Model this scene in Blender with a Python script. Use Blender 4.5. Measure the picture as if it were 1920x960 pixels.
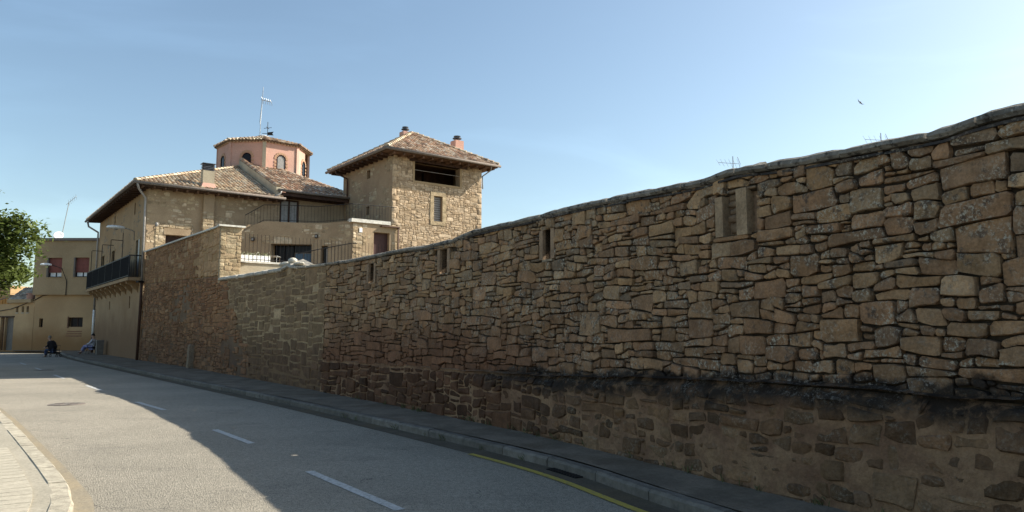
import bpy, bmesh, math, random
import numpy as np
from mathutils import Vector, noise as mn
rad = math.radians
scene = bpy.context.scene
col = scene.collection
for o in list(bpy.data.objects): bpy.data.objects.remove(o)
# ------------------------------------------------------------------ camera, sky, sun
cam = bpy.data.cameras.new("camera"); camo = bpy.data.objects.new("camera", cam); col.objects.link(camo)
camo.location = (0, 0, 1.6); camo.rotation_euler = (rad(90) + math.atan(140/1370), 0, 0)
cam.sensor_width = 36; cam.lens = 1370/1920*36; cam.clip_end = 3000; cam.clip_start = .05
scene.camera = camo
SUN_AZ, SUN_EL = 17.5, 37.6       # azimuth counted from +X towards +Y
sd = Vector((math.cos(rad(SUN_EL))*math.cos(rad(SUN_AZ)), math.cos(rad(SUN_EL))*math.sin(rad(SUN_AZ)), math.sin(rad(SUN_EL))))
w = bpy.data.worlds.new("World"); scene.world = w; w.use_nodes = True
nt = w.node_tree; nt.nodes.clear()
sky = nt.nodes.new('ShaderNodeTexSky'); sky.sky_type = 'NISHITA'; sky.sun_disc = False
sky.sun_elevation = rad(SUN_EL); sky.sun_rotation = math.atan2(sd.x, sd.y)
sky.air_density = 1.0; sky.dust_density = 1.7; sky.ozone_density = 1.2; sky.altitude = 400
bg = nt.nodes.new('ShaderNodeBackground'); bg.inputs[1].default_value = 0.088
wo = nt.nodes.new('ShaderNodeOutputWorld'); tm = nt.nodes.new('ShaderNodeVectorMath'); tm.operation = 'MULTIPLY'; tm.inputs[1].default_value = (1.0, 1.02, .93); nt.links.new(sky.outputs[0], tm.inputs[0]); 
tc_ = nt.nodes.new('ShaderNodeTexCoord'); mp_ = nt.nodes.new('ShaderNodeMapping'); mp_.inputs['Scale'].default_value = (1.2, 2.2, 6.); mp_.inputs['Rotation'].default_value = (.3, .2, .5)
cn_ = nt.nodes.new('ShaderNodeTexNoise'); cn_.inputs['Scale'].default_value = 1.7; cn_.inputs['Detail'].default_value = 6; cn_.inputs['Distortion'].default_value = .6
cr0 = nt.nodes.new('ShaderNodeMapRange'); cr0.interpolation_type = 'SMOOTHSTEP'
for i_, q_ in ((1, .45), (2, .75), (3, 1.), (4, 1.13)): cr0.inputs[i_].default_value = q_
sc_ = nt.nodes.new('ShaderNodeVectorMath'); sc_.operation = 'SCALE'
nt.links.new(tc_.outputs['Generated'], mp_.inputs[0]); nt.links.new(mp_.outputs[0], cn_.inputs['Vector']); nt.links.new(cn_.outputs[0], cr0.inputs[0])
nt.links.new(tm.outputs[0], sc_.inputs[0]); nt.links.new(cr0.outputs[0], sc_.inputs['Scale']); nt.links.new(sc_.outputs[0], bg.inputs[0])   # faint high haze
nt.links.new(bg.outputs[0], wo.inputs[0])
sl = bpy.data.lights.new("sun", 'SUN'); sl.energy = 4.2; sl.angle = rad(.5); sl.color = (1, .93, .80)
so = bpy.data.objects.new("sun", sl); so.rotation_euler = sd.to_track_quat('Z', 'Y').to_euler(); col.objects.link(so)
scene.view_settings.view_transform = 'Standard'; scene.view_settings.look = 'None'
scene.view_settings.exposure = 1.15; scene.view_settings.gamma = 1
scene.render.resolution_x = 1024; scene.render.resolution_y = 512

# ------------------------------------------------------------------ mesh helpers
class MB:
    def __init__(s): s.v = []; s.f = []; s.c = []
    def add(s, vs, fs, c=(.5, .5, .5, 0)):
        o = len(s.v); s.v.extend([tuple(v) for v in vs]); s.f.extend([tuple(i+o for i in f) for f in fs])
        if len(c) == 3: c = (*c, 0)
        s.c.extend([c]*len(vs)); return s
    def merge(s, m):
        o = len(s.v); s.v.extend(m.v); s.f.extend([tuple(i+o for i in f) for f in m.f]); s.c.extend(m.c); return s
    def hexa(s, p, c=(.5,.5,.5,0)):   # p: 8 corner points, bottom 4 ccw then top 4
        return s.add(p, [(3,2,1,0),(4,5,6,7),(0,1,5,4),(1,2,6,5),(2,3,7,6),(3,0,4,7)], c)
    def box(s, x0, x1, y0, y1, z0, z1, c=(.5,.5,.5,0)):
        return s.hexa([(x0,y0,z0),(x1,y0,z0),(x1,y1,z0),(x0,y1,z0),(x0,y0,z1),(x1,y0,z1),(x1,y1,z1),(x0,y1,z1)], c)
    def fbox(s, F, s0, s1, z0, z1, d0, d1, c=(.5,.5,.5,0)):   # box in a wall frame
        P = [F(s0,z0,d1),F(s1,z0,d1),F(s1,z0,d0),F(s0,z0,d0),F(s0,z1,d1),F(s1,z1,d1),F(s1,z1,d0),F(s0,z1,d0)]
        return s.hexa(P, c)
    def tube(s, pts, r, n=6, c=(.5,.5,.5,0), cap=True):
        pts = [Vector(p) for p in pts]; R = r if isinstance(r, (list, tuple)) else [r]*len(pts)
        vs = []; up = Vector((0.03, .05, 1))
        for i, p in enumerate(pts):
            t = (pts[min(i+1, len(pts)-1)] - pts[max(i-1, 0)]).normalized()
            u = t.cross(up)
            if u.length < .05: u = t.cross(Vector((1, 0, .02)))
            u.normalize(); w_ = t.cross(u)
            for k in range(n):
                a = 2*math.pi*k/n; vs.append(p + (u*math.cos(a)+w_*math.sin(a))*R[i])
        fs = [(i*n+k, i*n+(k+1) % n, (i+1)*n+(k+1) % n, (i+1)*n+k) for i in range(len(pts)-1) for k in range(n)]
        if cap: fs += [tuple(range(n-1, -1, -1)), tuple(range((len(pts)-1)*n, len(pts)*n))]
        return s.add(vs, fs, c)
    def bar(s, a, b, wd, ht, c=(.5,.5,.5,0)):     # rectangular bar between two points
        a = Vector(a); b = Vector(b); t = (b-a).normalized(); u = t.cross(Vector((0,0,1)))
        if u.length < .05: u = Vector((1,0,0))
        u.normalize(); q = u.cross(t).normalized(); u *= wd/2; q *= ht/2
        return s.hexa([a-u-q, a+u-q, b+u-q, b-u-q, a-u+q, a+u+q, b+u+q, b-u+q], c)
    def prism(s, poly, z0, z1, c=(.5,.5,.5,0)):
        n = len(poly); vs = [(x,y,z0) for x,y in poly]+[(x,y,z1) for x,y in poly]
        return s.add(vs, [tuple(range(n-1,-1,-1)), tuple(range(n,2*n))]+[(i,(i+1)%n,n+(i+1)%n,n+i) for i in range(n)], c)
    def lathe(s, prof, cx, cy, n=12, c=(.5,.5,.5,0)):
        vs = [(cx+r*math.cos(2*math.pi*k/n), cy+r*math.sin(2*math.pi*k/n), z) for r, z in prof for k in range(n)]
        fs = [(i*n+k, i*n+(k+1)%n, (i+1)*n+(k+1)%n, (i+1)*n+k) for i in range(len(prof)-1) for k in range(n)]
        fs += [tuple(range(n-1,-1,-1)), tuple(range((len(prof)-1)*n, len(prof)*n))]
        return s.add(vs, fs, c)
    def build(s, name, mat, parent=None, smooth=False, **props):
        off = Vector((0,0,0)); p = parent
        while p is not None: off = off + p.location; p = p.parent
        me = bpy.data.meshes.new(name); me.from_pydata([(x-off.x, y-off.y, z-off.z) for x,y,z in s.v], [], s.f)
        a = me.attributes.new('tint', 'FLOAT_COLOR', 'POINT'); a.data.foreach_set('color', np.array(s.c, dtype=np.float32).ravel())
        if smooth: me.polygons.foreach_set('use_smooth', [True]*len(me.polygons))
        me.materials.append(mat); me.update()
        o = bpy.data.objects.new(name, me); col.objects.link(o); o.parent = parent
        for k, v_ in props.items(): o[k] = v_
        return o
def thing(name, label, cat, loc=(0,0,0), group=None):
    o = bpy.data.objects.new(name, None); col.objects.link(o); o.location = loc; o['label'] = label; o['category'] = cat
    if group: o['group'] = group
    o.empty_display_size = .2
    return o
def ptex(p): return Vector(p)
def nz(x, y=0., z=0.): return mn.noise(Vector((x, y, z)))
def shade(c, k): return (c[0]*k, c[1]*k, c[2]*k, 0)
def lerp(a, b, t): return a+(b-a)*t
def interp(tab):
    xs = [t[0] for t in tab]; ys = [t[1] for t in tab]
    return lambda x: float(np.interp(x, xs, ys))
def smst(a, b, x): t = min(1, max(0, (x-a)/(b-a))); return t*t*(3-2*t)

# ------------------------------------------------------------------ materials
class N:
    def __init__(s, name, rough=.85, spec=.25):
        s.m = bpy.data.materials.new(name); s.m.use_nodes = True; s.t = s.m.node_tree; s.t.nodes.clear()
        s.out = s.t.nodes.new('ShaderNodeOutputMaterial'); s.b = s.t.nodes.new('ShaderNodeBsdfPrincipled')
        s.t.links.new(s.b.outputs[0], s.out.inputs[0]); s.b.inputs['Roughness'].default_value = rough
        s.b.inputs['Specular IOR Level'].default_value = spec
        s.pos = s.t.nodes.new('ShaderNodeNewGeometry').outputs['Position']
    def L(s, a, b): s.t.links.new(a, b)
    def put(s, inp, v):
        if hasattr(v, 'is_linked') or hasattr(v, 'links'): s.L(v, inp)
        elif isinstance(v, (tuple, list)) and len(v) == 3 and inp.type == 'RGBA': inp.default_value = (*v, 1)
        else: inp.default_value = v
    def noise(s, scale, det=4, rough=.6, vec=None, dist=0):
        n = s.t.nodes.new('ShaderNodeTexNoise'); n.inputs['Scale'].default_value = scale; n.inputs['Detail'].default_value = det
        n.inputs['Roughness'].default_value = rough; n.inputs['Distortion'].default_value = dist
        s.L(vec if vec is not None else s.pos, n.inputs['Vector']); return n.outputs[0]
    def vor(s, scale, feat='F1', vec=None, out=0):
        n = s.t.nodes.new('ShaderNodeTexVoronoi'); n.feature = feat; n.inputs['Scale'].default_value = scale
        s.L(vec if vec is not None else s.pos, n.inputs['Vector']); return n.outputs[out]
    def scl(s, v):
        n = s.t.nodes.new('ShaderNodeMapping'); n.inputs['Scale'].default_value = v; s.L(s.pos, n.inputs[0]); return n.outputs[0]
    def sep(s, i):
        n = s.t.nodes.new('ShaderNodeSeparateXYZ'); s.L(s.pos, n.inputs[0]); return n.outputs[i]
    def mr(s, v, a, b, c=0., d=1., smooth=True):
        n = s.t.nodes.new('ShaderNodeMapRange'); n.interpolation_type = 'SMOOTHSTEP' if smooth else 'LINEAR'
        s.put(n.inputs[0], v)
        for i, q in enumerate((a, b, c, d)): s.put(n.inputs[i+1], q)
        return n.outputs[0]
    def ma(s, op, a, b=0., c=0.):
        n = s.t.nodes.new('ShaderNodeMath'); n.operation = op
        s.put(n.inputs[0], a); s.put(n.inputs[1], b); s.put(n.inputs[2], c); return n.outputs[0]
    def mix(s, f, a, b, mode='MIX'):
        n = s.t.nodes.new('ShaderNodeMix'); n.data_type = 'RGBA'; n.blend_type = mode; n.clamp_factor = True
        s.put(n.inputs[0], f); s.put(n.inputs[6], a); s.put(n.inputs[7], b); return n.outputs[2]
    def mulv(s, c, v):   # colour times scalar
        n = s.t.nodes.new('ShaderNodeVectorMath'); n.operation = 'SCALE'; s.put(n.inputs[0], c); s.put(n.inputs['Scale'], v); return n.outputs[0]
    def tint(s):
        n = s.t.nodes.new('ShaderNodeAttribute'); n.attribute_name = 'tint'; return n.outputs['Color'], n.outputs['Alpha']
    def color(s, c): s.put(s.b.inputs['Base Color'], c)
    def bump(s, h, dist=.01, strength=1.):
        n = s.t.nodes.new('ShaderNodeBump'); n.inputs['Distance'].default_value = dist; n.inputs['Strength'].default_value = strength
        s.L(h, n.inputs['Height']); s.L(n.outputs[0], s.b.inputs['Normal'])
def simple(name, c, rough=.6, metal=0., var=.15, scale=8., bump=.0, spec=.3):
    m = N(name, rough, spec); m.b.inputs['Metallic'].default_value = metal
    v = m.mr(m.noise(scale, 5), .3, .7, 1-var, 1+var)
    rgb = m.t.nodes.new('ShaderNodeRGB'); rgb.outputs[0].default_value = (*c, 1)
    m.color(m.mulv(rgb.outputs[0], v))
    if bump: m.bump(m.noise(scale*3, 6), bump)
    return m.m

def stone_mat(name, ledge=False, rel=1.):
    m = N(name, .92, .15); c, a = m.tint()
    v = m.mr(m.noise(5, 6, .65), .25, .75, .72, 1.28)
    c = m.mulv(c, v)
    c = m.mulv(c, m.mr(m.noise(38, 4, .7), .3, .7, .82, 1.18))
    c = m.mix(m.mr(m.noise(2.3, 3), .54, .7, 0, .25), c, (.16, .10, .065))         # rusty sandstone patches
    l1 = m.noise(34, 5, .75); l2 = m.noise(4.5, 3)
    lm = m.ma('MULTIPLY', m.mr(l1, .50, .60), m.mr(l2, .40, .62)); lm = m.ma('MULTIPLY', lm, a)
    c = m.mix(m.ma('MULTIPLY', m.mr(m.noise(9, 5, .7), .50, .64), m.ma('MULTIPLY', a, .75)), c, (.05, .046, .044))
    c = m.mix(lm, c, (.41,.37,.29))
    c = m.mix(m.mr(m.noise(60, 3, .8), .66, .74, 0, .5), c, (.03, .025, .02))
    if ledge:
        z = m.sep(2); zz = m.ma('ADD', m.ma('SUBTRACT', z, m.ma('MULTIPLY', m.sep(0), .065)), m.ma('MULTIPLY', m.ma('SUBTRACT', m.noise(1.6, 6, .7), .5), .42))
        band = m.ma('MULTIPLY', m.mr(zz, .66, .84), m.mr(zz, 1.06, .99))
        band = m.ma('MULTIPLY', band, m.mr(m.ma('ADD', m.sep(0), m.ma('MULTIPLY', m.noise(.8, 4), 1.2)), -.2, .8))
        c = m.mix(m.ma('MULTIPLY', band, m.mr(m.noise(6, 5, .7), .36, .52, .5, .95)), c, (.021,.0175,.015))
        sp = m.ma('MULTIPLY', m.mr(m.noise(24, 6, .85), .51, .60), m.ma('MULTIPLY', m.mr(m.noise(2.2, 3), .40, .55), m.mr(zz, .74, .92)))
        c = m.mix(m.ma('MULTIPLY', m.ma('MULTIPLY', band, sp), .85), c, (.25,.225,.195))
    m.color(c)
    m.bump(m.ma('ADD', m.noise(14, 8, .65), m.ma('MULTIPLY', m.noise(3.2, 3), 1.4)), .035*rel)
    return m.m
def mortar_mat(name, c0, c1, dirt=(.1,.06,.04), ledge=False, wet=None, sc=3., b=.02, stain=None, rough=.95, gain=(1,1,1)):
    g3 = lambda c: tuple(x*y for x, y in zip(c, gain)); c0, c1, dirt = g3(c0), g3(c1), g3(dirt)
    if wet: wet = (*wet[:3], g3(wet[3]), wet[4])
    m = N(name, rough, .12)
    f = m.mr(m.noise(sc, 7, .65), .35, .65)
    c = m.mix(f, c0, c1)
    c = m.mix(m.mr(m.noise(sc*.35, 4), .5, .68, 0, .6), c, dirt)
    c = m.mulv(c, m.mr(m.noise(30, 4, .7), .3, .7, .85, 1.15))
    if wet:   # rising damp, a brown stain with a ragged edge
        z = m.ma('ADD', m.sep(2), m.ma('MULTIPLY', m.ma('SUBTRACT', m.noise(.8, 5, .6), .5), wet[2]))
        c = m.mix(m.mr(z, wet[0], wet[1], wet[4], 0), c, wet[3])
    if ledge:
        z = m.sep(2); zz = m.ma('ADD', m.ma('SUBTRACT', z, m.ma('MULTIPLY', m.sep(0), .065)), m.ma('MULTIPLY', m.ma('SUBTRACT', m.noise(1.6, 6, .7), .5), .42))
        band = m.ma('MULTIPLY', m.mr(zz, .66, .84), m.mr(zz, 1.06, .99))
        band = m.ma('MULTIPLY', band, m.mr(m.ma('ADD', m.sep(0), m.ma('MULTIPLY', m.noise(.8, 4), 1.2)), -.2, .8))
        c = m.mix(m.ma('MULTIPLY', band, m.mr(m.noise(6, 5, .7), .36, .52, .5, .95)), c, (.021,.0175,.015))
        sp = m.ma('MULTIPLY', m.mr(m.noise(24, 6, .85), .51, .60), m.ma('MULTIPLY', m.mr(m.noise(2.2, 3), .40, .55), m.mr(zz, .74, .92)))
        c = m.mix(m.ma('MULTIPLY', m.ma('MULTIPLY', band, sp), .85), c, (.25,.225,.195))
    if stain: c = m.mix(m.mr(m.noise(stain[1], 5, .7, m.scl((1,1,.25))), .5, .7, 0, stain[2]), c, stain[0])
    m.color(c); m.bump(m.noise(12, 8, .7), b); return m.m
def tint_mat(name, var=.25, rough=.85, sc=12., b=.01, lich=.0):
    m = N(name, rough, .2); c, a = m.tint()
    c = m.mulv(c, m.mr(m.noise(sc, 6, .65), .3, .7, 1-var, 1+var))
    if lich: c = m.mix(m.mr(m.noise(16, 5, .75), .52, .64, 0, lich), c, (.06, .055, .05))
    m.color(c); m.bump(m.noise(sc*2.5, 6, .7), b); return m.m

M = {}
M['stone'] = stone_mat('rubble_stone', True)
M['stone2'] = stone_mat('pointed_stone', False, .7)
M['stone3'] = stone_mat('house_stone', False, .6)
M['joint'] = mortar_mat('deep_joint', (.030,.023,.017), (.055,.042,.030), (.03,.022,.016))
M['footing'] = mortar_mat('footing_mortar', (.34,.215,.125), (.22,.13,.08), (.15,.08,.05), ledge=True, sc=2.6, b=.06)
M['pointing'] = mortar_mat('grey_pointing', (.24,.21,.155), (.17,.145,.105), (.12,.09,.06), wet=(.4,1.6,1.6,(.085,.055,.038),.75), gain=(1.65,1.4,1.12))
M['oldface'] = mortar_mat('old_render', (.25,.18,.115), (.18,.125,.085), (.13,.088,.06), wet=(.6,2.4,1.8,(.10,.062,.043),.7), sc=2.)
M['newface'] = mortar_mat('upper_render', (.23,.185,.13), (.17,.135,.095), (.13,.095,.065), sc=2., gain=(1.9, 1.55, 1.15))
M['ochre'] = mortar_mat('ochre_mortar', (.39,.305,.20), (.33,.255,.165), (.28,.21,.135), sc=1.4, b=.012, gain=(1.02, 0.98, 0.98))
M['towerface'] = mortar_mat('tower_mortar', (.35,.265,.17), (.30,.225,.145), (.26,.19,.125), sc=1.6, b=.012, gain=(1.05, 1, 1))
M['street'] = mortar_mat('street_render', (.27,.225,.165), (.23,.19,.14), (.20,.155,.105), wet=(1.2,3.4,1.8,(.12,.08,.055),.75), sc=.7, b=.008, gain=(1.5, 1.25, 1.0))
M['far'] = mortar_mat('far_render', (.36,.30,.20), (.31,.255,.17), (.28,.22,.14), wet=(.6,2.2,1.4,(.19,.115,.055),.75), sc=.5, b=.008, gain=(1.4,1.17,.98))
M['far2'] = mortar_mat('far_upper_render', (.27,.24,.18), (.24,.21,.155), (.2,.17,.12), sc=.5, b=.006, gain=(1.5, 1.25, 1.0))
M['pink'] = mortar_mat('pink_render', (.58,.35,.28), (.52,.31,.245), (.52,.39,.31), sc=.9, b=.006)
M['cream'] = mortar_mat('cream_render', (.45,.40,.30), (.38,.33,.25), (.34,.29,.21), sc=1.2, b=.006)
M['coping'] = None
def coping_mat():
    m = N('coping', .95, .12); c, a = m.tint()
    c = m.mulv(c, m.mr(m.noise(6, 7, .7), .3, .7, .72, 1.25))
    c = m.mix(m.ma('MULTIPLY', m.mr(m.noise(9, 6, .75), .5, .62), a), c, (.035, .033, .032))
    c = m.mix(m.ma('MULTIPLY', m.mr(m.noise(22, 6, .8), .55, .63), a), c, (.33, .32, .29))
    m.color(c); m.bump(m.noise(10, 8, .7), .04); return m.m
M['coping'] = coping_mat()
M['tiles'] = tint_mat('clay_tile', .3, .9, 9., .012, .45)
M['tint'] = tint_mat('painted', .12)
M['kerb'] = tint_mat('kerb_concrete', .22, .9, 7., .012, .3)
M['wood'] = simple('dark_wood', (.055,.028,.018), .7, scale=5, var=.35)
M['woodbeam'] = simple('brown_beam', (.12,.065,.038), .75, scale=5, var=.3)
M['gutter'] = simple('zinc_gutter', (.20,.17,.15), .85, .0, spec=.1)
M['pipe'] = simple('grey_pipe', (.33,.31,.29), .5, .2)
M['rust'] = simple('brown_pipe', (.085,.045,.03), .7)
M['iron'] = simple('black_iron', (.03,.028,.028), .55, .4)
M['black'] = simple('dark_mesh', (.010,.010,.011), .9, spec=.05)
M['glassd'] = simple('dark_glass', (.010,.010,.014), .25, 0, .1, spec=.15)
M['glassb'] = simple('blue_glass', (.06,.12,.19), .3, 0, .2, 2., spec=.3)
M['glassg'] = simple('grey_blind', (.28,.27,.26), .4)
M['whitep'] = simple('white_paint', (.85,.85,.84), .5)
M['white2'] = simple('white_stonework', (.62,.60,.54), .8, var=.2, bump=.01)
M['redsh'] = simple('red_shutter', (.22,.07,.055), .6, scale=3)
M['frame'] = simple('grey_frame', (.16,.14,.12), .6)
M['metal'] = simple('galvanised', (.45,.46,.47), .35, .7)
M['cowl'] = simple('cowl_metal', (.09,.10,.12), .45, .5)

# asphalt
def asphalt():
    m = N('asphalt', .9, .2)
    f = m.noise(.35, 5, .6); c = m.mix(m.mr(f, .35, .65), (.262,.236,.192), (.215,.196,.16))
    c = m.mix(m.mr(m.noise(1.3, 4, .6, m.scl((.5,1,1))), .55, .7, 0, .5), c, (.165,.152,.128))
    c = m.mulv(c, m.mr(m.noise(14, 4, .75), .3, .7, .86, 1.14))
    c = m.mix(m.mr(m.noise(2.1, 6, .75), .60, .70, 0, .35), c, (.13,.118,.10)); c = m.mix(m.mr(m.noise(.9, 7, .8), .62, .66, 0, .25), c, (.30,.275,.23))
    tk = m.t.nodes.new('ShaderNodeTexVoronoi'); tk.feature = 'DISTANCE_TO_EDGE'; tk.inputs['Scale'].default_value = .33; va = m.t.nodes.new('ShaderNodeVectorMath'); va.operation = 'ADD'; m.L(m.pos, va.inputs[0]); vn_ = m.t.nodes.new('ShaderNodeTexNoise'); vn_.inputs['Scale'].default_value = 1.6; vn_.inputs['Detail'].default_value = 6; m.L(m.pos, vn_.inputs['Vector']); m.L(vn_.outputs[1], va.inputs[1]); m.L(va.outputs[0], tk.inputs['Vector'])
    c = m.mix(m.ma('MULTIPLY', m.mr(tk.outputs[0], .004, .0), m.mr(m.noise(.5, 3), .5, .6, 0, .7)), c, (.06,.055,.05))
    ag = m.vor(62); c = m.mulv(c, m.mr(ag, .1, .6, .62, 1.32))
    c = m.mulv(c, m.mr(m.noise(160, 2, .9), .35, .65, .72, 1.3))
    m.color(c); m.bump(m.ma('ADD', m.noise(90, 3, .8), m.ma('MULTIPLY', ag, .8)), .009); return m.m
M['asphalt'] = asphalt()
M['paint'] = (lambda m: (m.color(m.mix(m.mr(m.noise(18, 7, .85), .44, .62, 0, .85), (.50,.50,.48), (.24,.235,.22))), m.bump(m.noise(70, 3, .8), .004), m.m)[-1])(N('road_paint', .8, .2))
M['yellow'] = (lambda m: (m.color(m.mix(m.mr(m.noise(22, 6, .8), .5, .62, 0, .8), (.42,.33,.07), (.20,.18,.12))), m.bump(m.noise(70, 3, .8), .004), m.m)[-1])(N('yellow_paint', .8, .2))
M['pave'] = mortar_mat('pavement_concrete', (.215,.18,.14), (.14,.12,.093), (.125,.097,.068), sc=1.9, b=.016)
M['pave2'] = mortar_mat('pale_concrete', (.34,.31,.25), (.30,.275,.22), (.26,.235,.18), sc=1.4, b=.008)
M['gutterstrip'] = mortar_mat('road_edge', (.17,.15,.125), (.125,.11,.09), (.19,.15,.10), sc=2.2, b=.01, gain=(0.7, 0.68, 0.62))
M['sandy'] = mortar_mat('sandy_edge', (.28,.235,.165), (.235,.205,.155), (.23,.21,.17), sc=1.3, b=.008)
M['earth'] = mortar_mat('earth', (.20,.165,.11), (.15,.12,.08), (.1,.1,.05), sc=.3, b=.02)
M['tile'] = tint_mat('pavement_tile', .12, .85, 20., .006)

# ------------------------------------------------------------------ curve of the wall
W = [(7.9,-6.),(6.6,-2.2),(5.3,1.0),(4.45,3.0),(3.72,4.75),(2.98,6.18),(2.3,7.37),(1.52,8.87),(0.1,11.35),(-1.25,13.3),(-2.98,15.85),(-5.19,18.95),(-8.93,24.2),(-13.8,30.9),(-18.85,37.35)]
def catmull(P, n=24):
    o = []
    for i in range(len(P)-1):
        p0=P[max(i-1,0)]; p1=P[i]; p2=P[i+1]; p3=P[min(i+2,len(P)-1)]
        for k in range(n):
            t=k/n; o.append(tuple(.5*((2*p1[j])+(-p0[j]+p2[j])*t+(2*p0[j]-5*p1[j]+4*p2[j]-p3[j])*t*t+(-p0[j]+3*p1[j]-3*p2[j]+p3[j])*t**3) for j in (0,1)))
    o.append(P[-1]); return o
CW = np.array(catmull(W)); CS = np.concatenate([[0], np.cumsum(np.hypot(*(CW[1:]-CW[:-1]).T))])
S0 = float(CS[48])               # wall s is measured from the point (5.3, 1.0)
CS = CS - S0
def wat(s): return float(np.interp(s, CS, CW[:,0])), float(np.interp(s, CS, CW[:,1]))
def wnorm(s):
    a = wat(s-.25); b = wat(s+.25); dx, dy = b[0]-a[0], b[1]-a[1]; L = math.hypot(dx, dy); return -dy/L, dx/L
_nc = {}
def WN(s):
    k = round(s*10)
    if k not in _nc:
        n = wnorm(min(max(s, CS[0]+.3), CS[-1]-.3)); _nc[k] = n if n[0] < 0 else (-n[0], -n[1])
    return _nc[k]
def WF(s, z, d):
    x, y = wat(s); n = WN(s); return (x+n[0]*d, y+n[1]*d, z)
def planeF(P, d, n):      # flat wall frame
    return lambda s, z, dd: (P[0]+d[0]*s+n[0]*dd, P[1]+d[1]*s+n[1]*dd, z)
SEND = float(CS[-1])
top_tab = [(-8,3.3),(0,3.2),(4.35,3.21),(4.64,3.22),(4.88,3.18),(5.46,3.2),(6.27,3.23),(6.98,3.29),(7.12,3.3),(7.36,3.27),(7.7,3.27),(8.65,3.32),(10.31,3.37),(12.26,3.36),(12.92,3.36),(13.63,3.27),(14.65,3.25),(15.58,3.28),(18.64,3.29),(20.34,3.33),(21.93,3.38),(22.5,3.52),(22.75,3.58),(23.1,3.5),(23.77,3.50),(25.88,3.53),(29.0,3.58),(30.5,3.62)]
ctop = interp(top_tab)
wtop = interp([(s, z-.11 if s < 22 else z-.2) for s, z in top_tab])
_lg = interp([(-8,1.14),(5.3,1.15),(6.4,1.14),(7.8,1.10),(9.8,1.03),(11.2,.96),(15.5,.94),(20,.9)])
def ledge(s): return _lg(s)-.02+.045*nz(s*1.1, 3)+.018*nz(s*5, 1)
GR = .12

# ------------------------------------------------------------------ masonry packer
def clip_poly(p, ax, lim, keep_less):
    o = []
    ins = (lambda q: q[ax] <= lim) if keep_less else (lambda q: q[ax] >= lim)
    for i in range(len(p)):
        a, b = p[i], p[(i+1) % len(p)]
        if ins(a): o.append(a)
        if ins(a) != ins(b):
            t = (lim-a[ax])/(b[ax]-a[ax]); o.append((a[0]+(b[0]-a[0])*t, a[1]+(b[1]-a[1])*t))
    return o
def area(p): return abs(sum(p[i][0]*p[(i+1)%len(p)][1]-p[(i+1)%len(p)][0]*p[i][1] for i in range(len(p))))/2
def pack(s0, s1, zb, zt, wm, hm, seed, ds=.02, warp=.02, holes=(), chock=.16, wv=.36, hv=.34, hmin=.035, size=None, tilt=.012, ar=.7):
    rng = np.random.default_rng(seed); n = int((s1-s0)/ds)+1; ss = s0+np.arange(n)*ds
    H = np.array([zb(x) for x in ss]); T = np.array([zt(x) for x in ss]); out = []
    for it in range(60000):
        act = T-H > .015
        if not act.any(): break
        i = int(np.argmin(np.where(act, H, 1e9))); h0 = H[i]; l = r = i
        while l > 0 and act[l-1] and abs(H[l-1]-H[l]) < .02 and abs(H[l-1]-h0) < .05: l -= 1
        while r < n-1 and act[r+1] and abs(H[r+1]-H[r]) < .02 and abs(H[r+1]-h0) < .05: r += 1
        Wd = (r-l+1)*ds
        HL = H[l-1] if l > 0 else 1e3; HR = H[r+1] if r < n-1 else 1e3
        if Wd < .055:
            H[l:r+1] = max(h0+.03, min(HL, HR, h0+.5)); continue
        kw, kh = size(ss[i], h0) if size else (1., 1.)
        w_ = wm*kw*math.exp(rng.normal(0, wv)); h = hm*kh*math.exp(rng.normal(0, hv))
        if rng.random() < chock: w_ *= .55; h *= .5
        if rng.random() < .06: w_ *= 1.2; h *= 1.3
        h = max(hmin, min(h, w_*ar))
        if Wd < w_*1.45: a, b = l, r; h = max(hmin, min(h, Wd*ar*1.2))
        else:
            m_ = max(3, int(w_/ds)); left = (HL > HR) if abs(HL-HR) > .02 else rng.random() < .5
            if left: a, b = l, l+m_-1
            else: a, b = r-m_+1, r
        hl = HL if a == l else h0; hr = HR if b == r else h0
        mx = H[a:b+1].max(); t = H[a:b+1].mean()+h; tl = t+rng.normal(0, tilt); tr = t+rng.normal(0, tilt)
        if a == l and abs(tl-HL) < .04: tl = HL
        if b == r and abs(tr-HR) < .04: tr = HR
        tl = max(tl, mx+hmin*.8); tr = max(tr, mx+hmin*.8)
        if T[a]-tl < .07: tl = T[a]
        if T[b]-tr < .07: tr = T[b]
        tm = (tl+tr)/2+rng.normal(0, .005)
        mi = (a+b)//2
        if T[mi]-tm < .05: tm = T[mi]
        sa, sb, sm = ss[a]-ds/2, ss[b]+ds/2, ss[mi]
        out.append([(sa, H[a]), (sm, H[mi]), (sb, H[b]), (sb, tr), (sm, tm), (sa, tl)])
        H[a:b+1] = np.interp(ss[a:b+1], [sa, sm, sb], [tl, tm, tr])
    res = []
    for p in out:
        q = [(x+warp*nz(x*3.1, z*4.7, 3.3)*1.7, z+warp*.8*nz(x*2.3, z*3.9, 9.1)) for x, z in p]
        for (a, b, c, d) in holes:
            xs = [v[0] for v in q]; zs = [v[1] for v in q]
            if max(xs) <= a or min(xs) >= b or max(zs) <= c or min(zs) >= d: continue
            cand = [clip_poly(q, 0, a, True), clip_poly(q, 0, b, False), clip_poly(q, 1, c, True), clip_poly(q, 1, d, False)]
            cand = [x for x in cand if len(x) >= 3]
            q = max(cand, key=area) if cand else []
            if not q or area(q) < .0012: q = []; break
        if q: res.append(q)
    return res
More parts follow.
